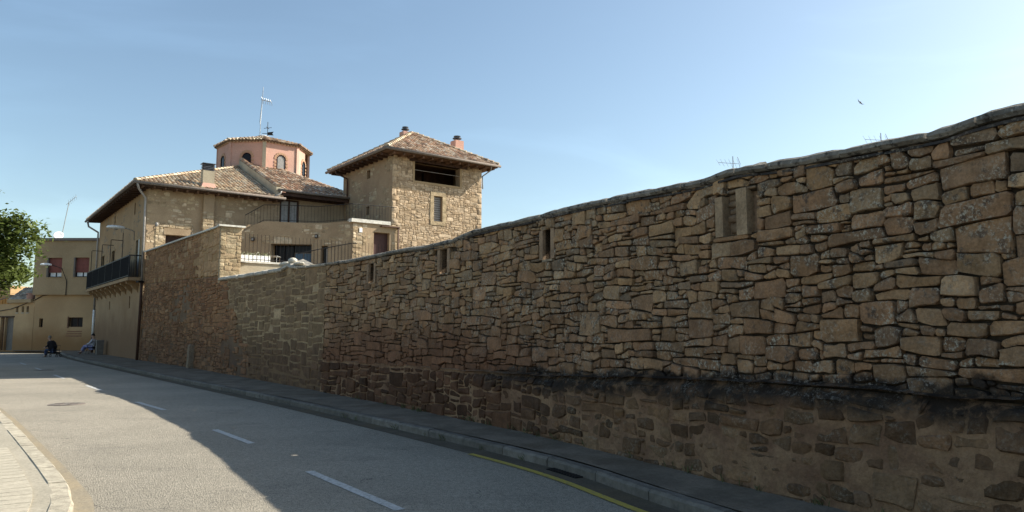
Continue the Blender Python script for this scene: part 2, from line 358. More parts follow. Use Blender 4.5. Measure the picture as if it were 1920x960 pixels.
def stone_geo(poly, F, rng, gap=.012, proud=.02, back=-.06, bev=.022, jit=.005, c=(.2,.15,.1,0), dome=.006, off=None, tiltk=.012):
    P = [Vector((x, z)) for x, z in poly]; n = len(P); cen = sum(P, Vector((0,0)))/n
    xs = [p.x for p in P]; zs = [p.y for p in P]; w_ = max(xs)-min(xs); h = max(zs)-min(zs)
    if w_ < gap*1.6 or h < gap*1.4: return None
    pts = []
    for i in range(n):
        a, b, d = P[i-1], P[i], P[(i+1) % n]
        e1 = (a-b); e2 = (d-b)
        if e1.length < 1e-5 or e2.length < 1e-5: continue
        cosang = e1.normalized().dot(e2.normalized())
        if cosang < -.8: pts.append(b)
        else:
            k1 = min(.3*e1.length, rng.uniform(.006, .038)); k2 = min(.3*e2.length, rng.uniform(.006, .038))
            pts += [b+e1.normalized()*k1, b+e2.normalized()*k2]
    sx = (w_-gap)/w_; sy = (h-gap)/h; m_ = MB(); k = len(pts); j = min(jit, h*.06)
    R1 = [(cen.x+(p.x-cen.x)*sx+rng.uniform(-j, j), cen.y+(p.y-cen.y)*sy+rng.uniform(-j, j)) for p in pts]
    b_ = min(bev, h*.2); ix = 1-2*b_/max(w_, .01); iy = 1-2*b_/max(h, .01)
    tx, tz = rng.gauss(0, tiltk)/max(w_, .1), rng.gauss(0, tiltk)/max(h, .1)
    tx = max(-.12, min(.12, tx)); tz = max(-.15, min(.15, tz))
    oo = (lambda s, z: 0) if off is None else off
    v = [F(x, z, back+oo(x, z)) for x, z in R1]
    v += [F(x, z, proud-b_*rng.uniform(.5, .95)+oo(x, z)) for x, z in R1]
    v += [F(cen.x+(x-cen.x)*ix, cen.y+(z-cen.y)*iy, proud+tx*(x-cen.x)+tz*(z-cen.y)+rng.uniform(-.003, .003)+oo(x, z)) for x, z in R1]
    v.append(F(cen.x+rng.uniform(-.1,.1)*w_, cen.y+rng.uniform(-.1,.1)*h, proud+dome*rng.uniform(.2, 1.6)+oo(cen.x, cen.y)))
    f = [(i, (i+1)%k, k+(i+1)%k, k+i) for i in range(k)]+[(k+i, k+(i+1)%k, 2*k+(i+1)%k, 2*k+i) for i in range(k)]+[(2*k+i, 2*k+(i+1)%k, 3*k) for i in range(k)]
    m_.add(v, f, c); m_.score = w_*h; m_.cen = F(cen.x, cen.y, 0); return m_
CAM = Vector((0,0,1.6))
def place_stones(geos, parent, mat, name='stone', limit=300):
    geos = [g for g in geos if g]
    def sc(g):
        p = Vector(g.cen); d = p-CAM; u = p.x/max(p.y, .1)
        pen = 1. if (p.y > .5 and abs(u) < .74) else .02
        return g.score/d.length_squared*pen
    geos.sort(key=sc, reverse=True)
    for g in geos[:limit]: g.build(name, mat, parent, False)
    if len(geos) > limit:
        r = MB()
        for g in geos[limit:]: r.merge(g)
        r.build('small_stones' if name == 'stone' else name+'_rest', mat, parent, False, kind='stuff')
    print(parent.name, 'stones', len(geos))
def sheet(F, s0, s1, z0, z1, dfn, step=.1, zstep=.1, holes=(), rev=None):
    """front face as a grid with rectangular holes; z1 may be a function of s; rev = depth of the reveals"""
    zt = z1 if callable(z1) else (lambda s: z1); zb = z0 if callable(z0) else (lambda s: z0)
    zmax = max(zt(lerp(s0, s1, i/40)) for i in range(41)); zmin = min(zb(lerp(s0, s1, i/40)) for i in range(41))
    sl_ = set(np.round(np.linspace(s0, s1, max(2, int((s1-s0)/step)+1)), 4)); zl = set(np.round(np.linspace(zmin, zmax, max(2, int((zmax-zmin)/zstep)+1)), 4))
    for a, b, c, d in holes: sl_ |= {round(a,4), round(b,4)}; zl |= {round(c,4), round(d,4)}
    sl_ = sorted(x for x in sl_ if s0-1e-6 <= x <= s1+1e-6); zl = sorted(x for x in zl if zmin-1e-6 <= x <= zmax+1e-6)
    m_ = MB(); idx = {}
    def V(i, j):
        if (i, j) not in idx:
            s = sl_[i]; z = min(max(zl[j], zb(s)), zt(s)); idx[i, j] = len(m_.v); m_.v.append(F(s, z, dfn(s, z))); m_.c.append((.5,.5,.5,0))
        return idx[i, j]
    for i in range(len(sl_)-1):
        for j in range(len(zl)-1):
            cs, cz = (sl_[i]+sl_[i+1])/2, (zl[j]+zl[j+1])/2
            if zl[j] >= max(zt(sl_[i]), zt(sl_[i+1])) or zl[j+1] <= min(zb(sl_[i]), zb(sl_[i+1])): continue
            if any(a < cs < b and c < cz < d for a, b, c, d in holes): continue
            m_.f.append((V(i,j), V(i+1,j), V(i+1,j+1), V(i,j+1)))
    if rev is not None:
        for a, b, c, d in holes:
            q0 = [(a,c),(b,c),(b,d),(a,d)]
            for k in range(4):
                (sa,za),(sb,zb_) = q0[k], q0[(k+1)%4]
                m_.add([F(sa,za,dfn(sa,za)), F(sb,zb_,dfn(sb,zb_)), F(sb,zb_,rev), F(sa,za,rev)], [(3,2,1,0)])
    return m_
R = random.Random(7)

# ------------------------------------------------------------------ ground, road, pavements
def offs(P, d):     # offset a polyline to its left
    o = []
    for i in range(len(P)):
        a = P[max(i-1,0)]; b = P[min(i+1,len(P)-1)]; dx, dy = b[0]-a[0], b[1]-a[1]; L = math.hypot(dx, dy); o.append((P[i][0]-dy/L*d, P[i][1]+dx/L*d))
    return o
def ribbon(A_, B_, z, zb=None):
    m_ = MB(); n = len(A_); v = [(*a, z) for a in A_]+[(*b, z if zb is None else zb) for b in B_]
    m_.add(v, [(i, i+1, n+i+1, n+i) for i in range(n-1)]); return m_
def resample(P, step):
    P = np.array(P); S_ = np.concatenate([[0], np.cumsum(np.hypot(*(P[1:]-P[:-1]).T))]); n = max(2, int(S_[-1]/step)+1)
    q = np.linspace(0, S_[-1], n); return [(float(np.interp(x, S_, P[:,0])), float(np.interp(x, S_, P[:,1]))) for x in q]
g = MB(); g.add([(-900,-900,-.02),(900,-900,-.02),(900,900,-.02),(-900,900,-.02)], [(0,1,2,3)]); g.build('ground', M['earth'], kind='structure')
KR = catmull([(6.3,-6.),(4.9,-1.5),(3.9,1.6),(2.75,4.3),(1.49,6.68),(.66,8.43),(-.43,10.1),(-2.36,12.75),(-5.83,17.35),(-10.7,23.55),(-15.87,30.2),(-23.0,39.4),(-28.0,46.2)], 10)
KR += [(-29.3,48.2),(-30.9,50.4),(-33.2,52.6),(-36.6,54.0),(-42,54.9),(-60,57)]
KL = catmull([(1.2,-7),(-.4,-2.),(-1.6,1.5),(-2.75,4.4),(-3.89,6.68),(-4.79,7.94),(-5.93,9.39),(-7.63,11.52),(-9.65,14.01),(-14.3,19.6),(-19.2,25.8),(-27,36.2),(-33,43),(-40,47.2),(-60,50)], 10)
KRs = resample(KR, 1.0); 
def smoothline(P, n): return [tuple(p) for p in resample(P, n)]
A_ = resample(KR, 1.0); B_ = resample(KL, 1.0); n_ = 120
A_ = resample(KR, sum(math.dist(KR[i], KR[i+1]) for i in range(len(KR)-1))/n_+1e-6)[:n_]; B_ = resample(KL, sum(math.dist(KL[i], KL[i+1]) for i in range(len(KL)-1))/n_+1e-6)[:n_]
n_ = min(len(A_), len(B_)); ribbon(A_[:n_], B_[:n_], 0.0).build('road', M['asphalt'], kind='structure')
# worn strips along the kerbs
KRi = offs(KR, .30); ribbon(KR, KRi, .004).build('road_edge', M['gutterstrip'], kind='structure')
KLo = offs(KL, -.0); ribbon(offs(KL, -.16), KLo, .004).build('road_edge', M['sandy'], kind='structure')
# right pavement, between kerb and walls
wl = [WF(x, 0, .0)[:2] for x in np.arange(-6, SEND-.1, .5)]
KRp = resample(KR, .5)
A2 = []
for p in wl:    # kerb point opposite each wall point
    q = min(KRp, key=lambda k: math.dist(k, p)); A2.append(q)
endw = [(-18.9,37.4),(-21.95,41.4),(-25,45.4),(-28.35,49.8)]
for p in resample(endw, 1.)[1:]: wl.append(p); A2.append(min(KRp, key=lambda k: math.dist(k, p)))
wl += [(-30.8,54.5),(-34,55.5),(-38,56)]; A2 += [(-30.9,50.4),(-33.2,52.6),(-36.6,54.0)]
wl = [(a[0]+.5*(a[0]-b[0])/max(.1, math.dist(a,b)), a[1]+.5*(a[1]-b[1])/max(.1, math.dist(a,b))) for a, b in zip(wl, A2)]
A3 = [(b[0]+.13*(a[0]-b[0])/max(.1, math.dist(a,b)), b[1]+.13*(a[1]-b[1])/max(.1, math.dist(a,b))) for a, b in zip(wl, A2)]
pv = ribbon(A3, wl, GR).build('pavement', M['pave'], kind='structure')
def kerb(P, side, step, parent, w0, h, colf, seed):
    r = random.Random(seed); Q = resample(P, step)
    for i in range(len(Q)-1):
        a = Vector((*Q[i],0)); b = Vector((*Q[i+1],0)); t = (b-a).normalized(); n = Vector((t.y,-t.x,0))*side
        a += t*.006; b -= t*.008; m_ = MB(); j = lambda k: r.uniform(-k, k); c = colf(r, i)
        hh = h+j(.006); n_ = 5; vs = []
        for k in range(n_):
            p = a.lerp(b, k/(n_-1)); dj = j(.006); q = j(.005)
            for u_, z_ in ((.0, -.05), (.0+dj, hh-.03), (.022+dj, hh-.004+q), (w0-.02, hh+q*.5), (w0, hh-.02), (w0, -.05)):
                vs.append(p+n*u_+Vector((0,0,z_)))
        fs = [(k*6+l, k*6+(l+1) % 6, (k+1)*6+(l+1) % 6, (k+1)*6+l) for k in range(n_-1) for l in range(6)]+[tuple(range(5,-1,-1)), tuple(range((n_-1)*6, n_*6))]
        m_.add(vs, fs, c); m_.build('kerb_stone', M['kerb'], parent)
kerb([p for p in KR if p[1] > -3 and p[1] < 52], 1, .98, pv, .14, .115, lambda r, i: shade((.155,.14,.12), r.uniform(.75,1.2)), 3)
# left pavement
KLp = [p for p in KL if p[1] > -4]
L1 = offs(KLp, .17); L2 = offs(KLp, 4.5)
pv2 = ribbon(L1, L2, GR-.01).build('pavement', M['pave2'], kind='structure')
kerb([p for p in KL if -4 < p[1] < 24], -1, .99, pv2, .19, .115, lambda r, i: shade((.37,.335,.265), r.uniform(.9,1.12)), 5)
# crossing slab with grooves and rows of ribbed paving tiles on the left pavement
gs = ribbon(offs([p for p in KLp if 9.7 < p[1] < 24], .52), offs([p for p in KLp if 9.7 < p[1] < 24], 1.0), GR-.005).build('paving_strip', M['pave'], pv2)
tb = random.Random(4)
QL = resample([p for p in KLp if 3.5 < p[1] < 22], .4)
for i in range(len(QL)-1):
    a = Vector((*QL[i],0)); b = Vector((*QL[i+1],0)); t = (b-a).normalized(); n = Vector((-t.y,t.x,0))
    far = a.y > 9.5
    for k in range(6):
        u0 = (1.02 if far else 1.27)+k*.4
        if i > 34 and k > 3: continue
        m_ = MB(); c = shade((.37,.325,.24), tb.uniform(.93,1.06)); z0, z1 = GR-.03, GR+.008+tb.uniform(0,.003)
        A0, A1, A2_, A3_ = a+n*u0+t*.006, b+n*u0-t*.006, b+n*(u0+.388)-t*.006, a+n*(u0+.388)+t*.006
        m_.hexa([p+Vector((0,0,z0)) for p in (A0,A1,A2_,A3_)]+[p+Vector((0,0,z1)) for p in (A0,A1,A2_,A3_)], c)
        m_.build('paving_tile', M['tile'], pv2)
    if not far:     # grooved crossing slab: narrow bars set side by side
        for q in range(2):
            m_ = MB(); c = shade((.38,.345,.275), tb.uniform(.96,1.04))
            p0 = a.lerp(b, q*.5)+t*.008; p1 = a.lerp(b, q*.5+.5)-t*.008
            m_.hexa([x+Vector((0,0,z)) for z in (GR-.03, GR+.004) for x in (p0+n*.32,p1+n*.32,p1+n*1.24,p0+n*1.24)], c)
            m_.build('paving_tile', M['tile'], pv2)
# road markings
rc = random.Random(2)
dash = [((-1.0,6.74),(-2.32,8.55)),((-3.70,10.61),(-4.82,12.07)),((-7.04,15.03),(-8.44,16.69)),((-11.06,19.94),(-12.46,21.67)),((-15.01,24.77),(-16.6,26.8)),((-19.0,29.9),(-20.6,31.9)),((-23.0,34.9),(-24.6,36.9)),((.35,4.7),(1.5,2.8))]
for a, b in dash:
    m_ = MB(); A0 = Vector((*a,0)); B0 = Vector((*b,0)); t = (B0-A0).normalized(); n = Vector((-t.y,t.x,0)); k = 12
    v = []
    for i in range(k+1):
        p = A0.lerp(B0, i/k); v += [p+n*(.052+rc.uniform(-.003,.003))+Vector((0,0,.005)), p-n*(.052+rc.uniform(-.003,.003))+Vector((0,0,.005))]
    m_.add(v, [(2*i,2*i+1,2*i+3,2*i+2) for i in range(k)]); m_.build('road_marking', M['paint'], kind='structure')
YL = [p for p in KR if 2.0 < p[1] < 9.9]
YA = offs(YL, .27); YB = offs(YL, .36)
ribbon(resample(YA,.3), resample(YB,.3)[:len(resample(YA,.3))], .009).build('yellow_line', M['yellow'], kind='structure') if len(resample(YA,.3)) == len(resample(YB,.3)) else ribbon(YA, YB, .009).build('yellow_line', M['yellow'], kind='structure')
# gully grate at the right kerb and manhole covers
def grate(x, y):
    t = Vector((-.49,.87,0)).normalized(); n = Vector((-t.y,t.x,0)); o = Vector((x,y,0))
    root = thing('gully_grate', 'dark iron gully grate beside the kerb on the yellow line', 'drain grate', o)
    P = lambda a, b, z: o+t*a+n*b+Vector((0,0,z))
    m_ = MB()
    m_.hexa([P(-.3,-.14,.006),P(.3,-.14,.006),P(.3,.14,.006),P(-.3,.14,.006),P(-.3,-.14,.010),P(.3,-.14,.010),P(.3,.14,.010),P(-.3,.14,.010)]); m_.build('pit', M['black'], root)
    for i in range(11):
        m_ = MB(); a = -.28+i*.056
        m_.hexa([P(a-.012,-.13,.010),P(a+.012,-.13,.010),P(a+.012,.13,.010),P(a-.012,.13,.010),P(a-.012,-.13,.018),P(a+.012,-.13,.018),P(a+.012,.13,.018),P(a-.012,.13,.018)]); m_.build('bar', M['iron'], root)
grate(.66, 8.46)
def manhole(x, y, lab):
    root = thing('manhole_cover', lab, 'manhole cover', (x,y,0))
    MB().lathe([(.36,-.02),(.36,.009)], x, y, 28).build('frame', M['gutter'], root)
    MB().lathe([(.30,-.02),(.30,.014)], x, y, 28).build('lid', M['frame'], root)
    r = MB()
    for q in range(8):
        a = q*math.pi/4
        r.bar((x+.07*math.cos(a),y+.07*math.sin(a),.015),(x+.26*math.cos(a),y+.26*math.sin(a),.015),.02,.008)
    r.build('ribs', M['gutter'], root)
manhole(-9.73, 16.21, 'round iron manhole cover in the sunlit part of the road')
manhole(-19.0, 30.0, 'round manhole cover in the shaded far part of the road')

# ------------------------------------------------------------------ the rubble wall
WS0, WS1 = 2.0, 19.9
SLOT = [(10.67,10.88,2.64,3.08),(13.81,14.08,2.64,3.08),(17.08,17.36,2.64,3.07)]
NICHE = (6.78,7.34,2.58,3.0)
def tint_wall(s, z, rng):
    """stone colours along the wall: olive and rusty browns, redder and damp low down further along"""
    b = rng.choice([(.185,.145,.095),(.165,.125,.085),(.20,.165,.115),(.145,.115,.085),(.175,.15,.11),(.18,.135,.095)])
    k = rng.uniform(.78, 1.2)
    if rng.random() < .028: b = (.27,.225,.16)
    if rng.random() < .06: b = (.125,.112,.092)
    b = tuple(x*k for x in b)
    red = smst(9, 12.5, s)*(1-smst(.9, 2.0, z+.35*nz(s*.8, z)))
    warm = .5*(1-smst(1.3, 2.5, z+.5*nz(s*.5, z*.5, 4))); b = tuple(lerp(x, y*k, warm) for x, y in zip(b, (.145,.098,.066)))
    rc_ = (.098*k, .058*k, .041*k); b = tuple(lerp(x, y, .85*red) for x, y in zip(b, rc_))
    patch = .5+.5*nz(s*.45, z*.7, 5)*1.6
    li = max(0, min(1, rng.uniform(.0, 1.6)*(.65+.9*patch)))*(1-red)*(1-.5*smst(13, 18, s))
    if z > wtop(s)-.35: li = min(1, li+.3)
    return (b[0]*1.60, b[1]*1.28, b[2]*1.02, li)
wall = thing('rubble_wall', 'long shaded dry-stone garden wall with narrow loopholes along the pavement', 'stone wall', (*wat(10), 0))
rng = np.random.default_rng(11)
lean = lambda s, z: .045*(3.3-z)/3.3
def sz(s, z): return 1.0+.5*smst(9, 19, s), 1.+.12*(z < 2)+.1*smst(9, 19, s)
polys = pack(WS0, WS1, lambda s: ledge(s)-.02+.03*nz(s*1.3), wtop, .238, .103, 5, warp=.026, size=sz, ar=.58, chock=.2, holes=[(a-.10,b+.10,c,d) for a,b,c,d in SLOT]+[NICHE], tilt=.018, hv=.4)
geos = []
for p in polys:
    cx = sum(q[0] for q in p)/len(p); cz = sum(q[1] for q in p)/len(p)
    geos.append(stone_geo(p, WF, rng and R, gap=R.uniform(.010,.026), proud=R.uniform(-.004,.040), back=-.07, bev=.009, jit=.012, c=tint_wall(cx, cz, R), off=lean, dome=.006, tiltk=.014))
# footing: stones half buried in mortar
foot = lambda s, z: .05+.085*(1-smst(11, 15, s))*(1-smst(ledge(s)-.12, ledge(s)+.01, z))+.05*(1-z)
fp = pack(WS0, WS1, lambda s: .0, lambda s: ledge(s)-.03, .27, .15, 9, warp=.035, size=lambda s, z: (1+.6*smst(9, 19, s), 1), chock=.15, tilt=.02)
for p in fp:
    cx = sum(q[0] for q in p)/len(p); cz = sum(q[1] for q in p)/len(p); k = smst(8, 13, cx)
    c = tint_wall(cx, cz, R); dk = R.uniform(.36, .8); c = tuple(x*dk for x in c[:3])+(c[3]*.3,)
    geos.append(stone_geo(p, WF, R, gap=.03*R.uniform(.6,1.4), proud=R.gauss(.009+.008*k, .012), back=-.06, bev=.02, jit=.014, c=c, off=foot, dome=.012, tiltk=.018))
place_stones(geos, wall, M['stone'])
sheet(WF, WS0, WS1, lambda s: ledge(s)-.05, wtop, lambda s, z: lean(s, z)-.035+.012*nz(s*5, z*5), .1, .1, SLOT+[NICHE], rev=-.5).build('joint_fill', M['joint'], wall, True)
sheet(WF, WS0, WS1, 0., lambda s: ledge(s), lambda s, z: foot(s, z)-.008*smst(8, 13, s)+.024*nz(s*3.1, z*3.6, 2)+.014*nz(s*9, z*9, 7), .045, .045).build('footing', M['footing'], wall, True)
m_ = MB()      # ledge top of the footing
lv = [];
xs = np.arange(WS0, WS1+.01, .1)
for x in xs: lv += [WF(x, ledge(x), foot(x, ledge(x)-.1)+.02*nz(x*4)), WF(x, ledge(x)+.035, -.02)]
m_.add(lv, [(2*i,2*i+2,2*i+3,2*i+1) for i in range(len(xs)-1)]); m_.build('ledge', M['footing'], wall, True)
# body behind the facing, cut by the loopholes
core = MB(); brk = sorted(set([WS0, WS1]+[v for h in SLOT for v in h[:2]]+list(np.arange(WS0, WS1, .6))))
for a, b in zip(brk, brk[1:]):
    if b-a < 1e-4: continue
    c_ = (a+b)/2; hs = [h for h in SLOT if h[0] < c_ < h[1]]
    segs = [(0, None)] if not hs else [(0, hs[0][2]), (hs[0][3], None)]
    for z0, z1 in segs:
        core.hexa([WF(a,z0,-.09),WF(b,z0,-.09),WF(b,z0,-.5),WF(a,z0,-.5)]+[WF(x, (wtop(x)-.01) if z1 is None else z1, d) for x, d in ((a,-.09),(b,-.09),(b,-.5),(a,-.5))])
a, b, c_, d = NICHE
core.build('core', M['joint'], wall)
# niche: two upright slabs with rubble wedged between them
def up(s0, s1, z0, z1, d0, d1, c, name='upright_slab'):
    p = [(s0,z0),((s0+s1)/2,z0),(s1,z0),(s1,z1),((s0+s1)/2,z1+.01),(s0,z1)]
    g_ = stone_geo(p, WF, R, gap=.004, proud=d1, back=d0, bev=.02, jit=.004, c=c, off=lean)
    if g_: g_.build(name, M['stone'], wall, True)
for a_, b_, c0_, d0_ in ((7.225,7.335,2.57,2.99),(6.895,7.035,2.56,3.03)):
    m_ = MB(); m_.fbox(WF, a_, b_, c0_, d0_, -.16, .035, (.30,.22,.14,.1)); m_.build('upright_slab', M['stone2'], wall)
for z0, z1, dd in ((2.60,2.71,-.05),(2.71,2.78,-.02),(2.79,2.86,-.05),(2.87,2.93,-.03),(2.94,3.0,-.04)): up(7.04,7.21,z0,z1,-.14,dd,(.18,.13,.085,.1),'wedge_stone')
MB().fbox(WF, 6.76, 7.36, 2.56, 3.02, -.14, -.07, (.24,.165,.11,0)).build('niche_back', M['stone2'], wall)
for (a, b, c_, d) in SLOT:
    lm = MB(); cc = (.27,.19,.125,0)
    lm.fbox(WF, b, b+.095, c_, d, -.49, .022, cc); lm.fbox(WF, a-.095, a, c_, d, -.49, .022, cc)
    lm.fbox(WF, a-.03, b+.03, c_-.03, c_, -.49, .016, (.30,.24,.17,0)); lm.fbox(WF, a-.05, b+.05, d, d+.05, -.49, .012, (.2,.15,.1,0))
    lm.build('loophole_frame', M['stone2'], wall)

def coping(s0, s1, parent, seed, lo, hi, depth=.52):
    r = random.Random(seed); s = s0
    while s < s1-.05:
        e = min(s1, s+r.uniform(lo, hi)); 
        if s1-e < lo*.5: e = s1
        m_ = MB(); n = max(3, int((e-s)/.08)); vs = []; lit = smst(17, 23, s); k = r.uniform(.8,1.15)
        c = tuple(lerp(x, y, lit)*k for x, y in zip((.21,.195,.17), (.46,.42,.35)))+(lerp(.9, .15, lit),)  # far stretch tinted paler, its sunlit look put into the colour
        jz = r.uniform(-.008,.008); jd = r.uniform(-.012,.012); shadow_jag = r.choice([-.03, 0, .02, .05, .085])  # unseen back-edge jags, added to scallop the wall's shadow on the road
        for i in range(n+1):
            x = lerp(s+.004, e-.010, i/n); t = ctop(x); w0 = wtop(x); amp = .015+.05*lit
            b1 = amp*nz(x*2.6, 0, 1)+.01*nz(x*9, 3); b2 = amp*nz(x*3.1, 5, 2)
            edge = .010 if i in (0, n) else 0
            prof = [(-depth-.04, w0-.02), (.045+b2, w0-.0+jz), (.075+b2+jd-edge, w0+.025+jz+b1*.3), (.068+b2+jd-edge, w0+.06+jz+b1*.5), (.03*lit+b2, t-.022-.07*lit-edge+jz+b1*.6), (-.16, t-.002-.045*lit-edge+jz+b1), (-.40, t-.01*(1-lit)+shadow_jag+jz-b1*.5), (-depth-.05, t-.06+jz)]
            vs += [WF(x, z+.006*nz(x*14, q), d+.006*nz(x*14, q+7)) for q, (d, z) in enumerate(prof)]
        L = 8; fs = [(i*L+q, i*L+(q+1) % L, (i+1)*L+(q+1) % L, (i+1)*L+q) for i in range(n) for q in range(L)]+[tuple(range(L-1,-1,-1)), tuple(range(n*L, n*L+L))]
        m_.add(vs, fs, c); m_.build('coping_stone', M['coping'], parent, False); s = e
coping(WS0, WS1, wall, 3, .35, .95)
# thin slates under the coping, coloured near black, make the dark line
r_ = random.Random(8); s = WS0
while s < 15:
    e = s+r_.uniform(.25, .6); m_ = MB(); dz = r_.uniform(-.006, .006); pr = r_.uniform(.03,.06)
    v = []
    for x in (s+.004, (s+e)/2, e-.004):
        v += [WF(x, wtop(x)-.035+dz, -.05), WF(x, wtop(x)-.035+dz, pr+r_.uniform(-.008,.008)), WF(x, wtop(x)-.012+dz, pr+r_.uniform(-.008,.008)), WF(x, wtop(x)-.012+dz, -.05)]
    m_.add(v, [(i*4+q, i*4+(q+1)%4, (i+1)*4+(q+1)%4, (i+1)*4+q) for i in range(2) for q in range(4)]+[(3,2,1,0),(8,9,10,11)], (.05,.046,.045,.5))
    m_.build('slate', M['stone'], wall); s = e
# part of the wall behind the camera's right, out of the picture
m_ = MB(); xs = np.arange(-6.8, WS0+.01, .4)
for a, b in zip(xs, xs[1:]): m_.hexa([WF(a,0,.0),WF(b,0,.0),WF(b,0,-.5),WF(a,0,-.5),WF(a,ctop(a),.0),WF(b,ctop(b),.0),WF(b,ctop(b),-.5),WF(a,ctop(a),-.5)])
m_.build('plain_stretch', M['oldface'], wall)

# ------------------------------------------------------------------ the mortared stretch
pw = thing('pointed_wall', 'repaired stretch of garden wall with pale mortar joints left of the dry-stone wall', 'stone wall', (*wat(24), 0))
lim = lambda z: lerp(26.2, 29.35, smst(.4, 3.5, z)**.9)+.55*nz(z*2.2, 4)+.45*nz(z*6, 9)      # ragged left edge
pp = pack(WS1, 29.6, lambda s: .0, wtop, .52, .19, 21, warp=.045, chock=.13)
geos = []
def tint2(s, z):
    k = R.uniform(.85,1.15); b = R.choice([(.145,.115,.08),(.155,.125,.085),(.135,.108,.078),(.165,.13,.09)])
    if R.random() < .03: b = (.30,.26,.19)
    red = 1-smst(.5, 1.9, z+.5*nz(s*.6, z*.6, 2)); return tuple(lerp(x, y, .8*red)*k*g_ for x, y, g_ in zip(b, (.085,.055,.040), (1.35,1.15,.95)))+(.05,)
for p in pp:
    cx = sum(q[0] for q in p)/len(p); cz = sum(q[1] for q in p)/len(p)
    if cx > lim(cz)-.02: continue
    geos.append(stone_geo(p, WF, R, gap=R.uniform(.03,.058), proud=R.uniform(.003,.016), back=-.05, bev=.012, jit=.012, c=tint2(cx, cz), off=lean, dome=.005))
place_stones(geos, pw, M['stone2'])
class LimF: pass
sheet(WF, WS1, 29.5, 0., wtop, lambda s, z: (lean(s, z)+.008*nz(s*4, z*4) if s < lim(z) else lean(s, z)-.05), .1, .1).build('pointing', M['pointing'], pw, True)
m_ = MB()
for a, b in zip(np.arange(WS1, 30.2, .6), np.arange(WS1+.6, 30.8, .6)):
    b = min(b, 30.28); m_.hexa([WF(a,0,-.06),WF(b,0,-.06),WF(b,0,-.5),WF(a,0,-.5)]+[WF(x, wtop(x)-.01, d) for x, d in ((a,-.06),(b,-.06),(b,-.5),(a,-.5))])
m_.build('core', M['joint'], pw)
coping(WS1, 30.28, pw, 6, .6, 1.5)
# mortar lump sitting on the coping
m_ = MB()
r2 = random.Random(3)
for (cs, zz, ra, rb, rz) in ((22.72,3.55,.17,.13,.10),(23.35,3.51,.42,.15,.07),(22.2,3.44,.3,.13,.05)):
    v = []; f = []; nu, nv = 10, 6
    for j in range(nv+1):
        for i in range(nu):
            th = math.pi*j/nv; ph = 2*math.pi*i/nu; q = 1+.18*nz(i*1.3+cs, j*1.1)
            v.append(WF(cs+ra*q*math.sin(th)*math.cos(ph), zz+rz*q*math.cos(th), -.1+rb*q*math.sin(th)*math.sin(ph)))
    f = [(j*nu+i, j*nu+(i+1)%nu, (j+1)*nu+(i+1)%nu, (j+1)*nu+i) for j in range(nv) for i in range(nu)]
    m_.add(v, f, (.5,.47,.40,.1))
m_.build('mortar_lump', M['coping'], pw, True)

# ------------------------------------------------------------------ the raised wall next to the house
d1 = Vector((-.607,.795)); d2 = Vector((.795,.607))
hw = thing('raised_wall', 'tall brown weathered wall with stone end pier between the repaired stretch and the house', 'stone wall', (*wat(35), 0))
ES = 30.3
rtop = interp([(30.3,5.43),(36,5.56),(44,5.62)])
seam = interp([(25,3.3),(30.2,3.60),(36,3.80),(44,4.0)])
def left_top(s): return min(seam(s), wtop(s)-.02) if s < ES else rtop(s)
# facing below the seam is old dark rubble, above it paler masonry
def clipl(s, z): return s > lim(z)
low = pack(26.2, SEND, lambda s: 0., lambda s: (wtop(s)-.02 if s < ES else seam(s)-.03), .42, .14, 33, warp=.03, chock=.2)
upp = pack(ES, SEND, lambda s: seam(s)+.0, lambda s: rtop(s)-.01, .5, .18, 34, warp=.025, chock=.15)
geos = []
def tint3(s, z, u):
    k = R.uniform(.8,1.2)
    if u:
        new = 1-smst(33.4, 33.9, s+.3*nz(z*2))
        b = tuple(lerp(x, y, new) for x, y in zip((.125,.088,.058), (.185,.15,.105)))
        if R.random() < .06: b = (.175,.145,.105)
    else:
        b = R.choice([(.12,.08,.052),(.105,.068,.045),(.135,.095,.062),(.115,.085,.058)])
        if R.random() < .02: b = (.16,.13,.095)
        red = 1-smst(.6, 2.2, z+.5*nz(s*.5, z*.6, 6)); b = tuple(lerp(x, y, .6*red) for x, y in zip(b, (.068,.045,.034)))
    return tuple(x*k*g_ for x, g_ in zip(b, (2.3,1.8,1.38)))+(.1,)
for L_, u in ((low, 0), (upp, 1)):
    for p in L_:
        cx = sum(q[0] for q in p)/len(p); cz = sum(q[1] for q in p)/len(p)
        if cx < lim(cz): continue
        plast = nz(cx*.35, cz*.6, 8) 
        if not u and plast > .25 and R.random() < .5: continue
        if u and R.random() < .12: continue
        geos.append(stone_geo(p, WF, R, gap=R.uniform(.018,.04), proud=R.uniform(.0,.024) if not u else R.uniform(-.002,.014), back=-.05, bev=.014, jit=.012, c=tint3(cx, cz, u), off=(lambda s, z: lean(s, z)*.8+.0), dome=.006))
place_stones(geos, hw, M['stone2'])
sheet(WF, 26.2, SEND, 0., lambda s: (wtop(s)-.02 if s < ES else seam(s)-.02), lambda s, z: (lean(s,z)*.8-.014+.030*nz(s*1.1, z*1.5, 5)+.012*nz(s*4, z*4) if s > lim(z) else -.08), .12, .12).build('old_facing', M['oldface'], hw, True)
sheet(WF, ES, SEND, seam, rtop, lambda s, z: lean(s,z)*.8-.012+.006*nz(s*3, z*3), .15, .15).build('upper_facing', M['newface'], hw, True)
m_ = MB()
for a, b in zip(np.arange(ES+.02, SEND-.3, .8), list(np.arange(ES+.82, SEND-.3, .8))+[SEND]):
    m_.hexa([WF(a,0,-.06),WF(b,0,-.06),WF(b,0,-.66),WF(a,0,-.66),WF(a,rtop(a)-.01,-.06),WF(b,rtop(b)-.01,-.06),WF(b,rtop(b)-.01,-.66),WF(a,rtop(a)-.01,-.66)])
m_.build('core', M['newface'], hw)
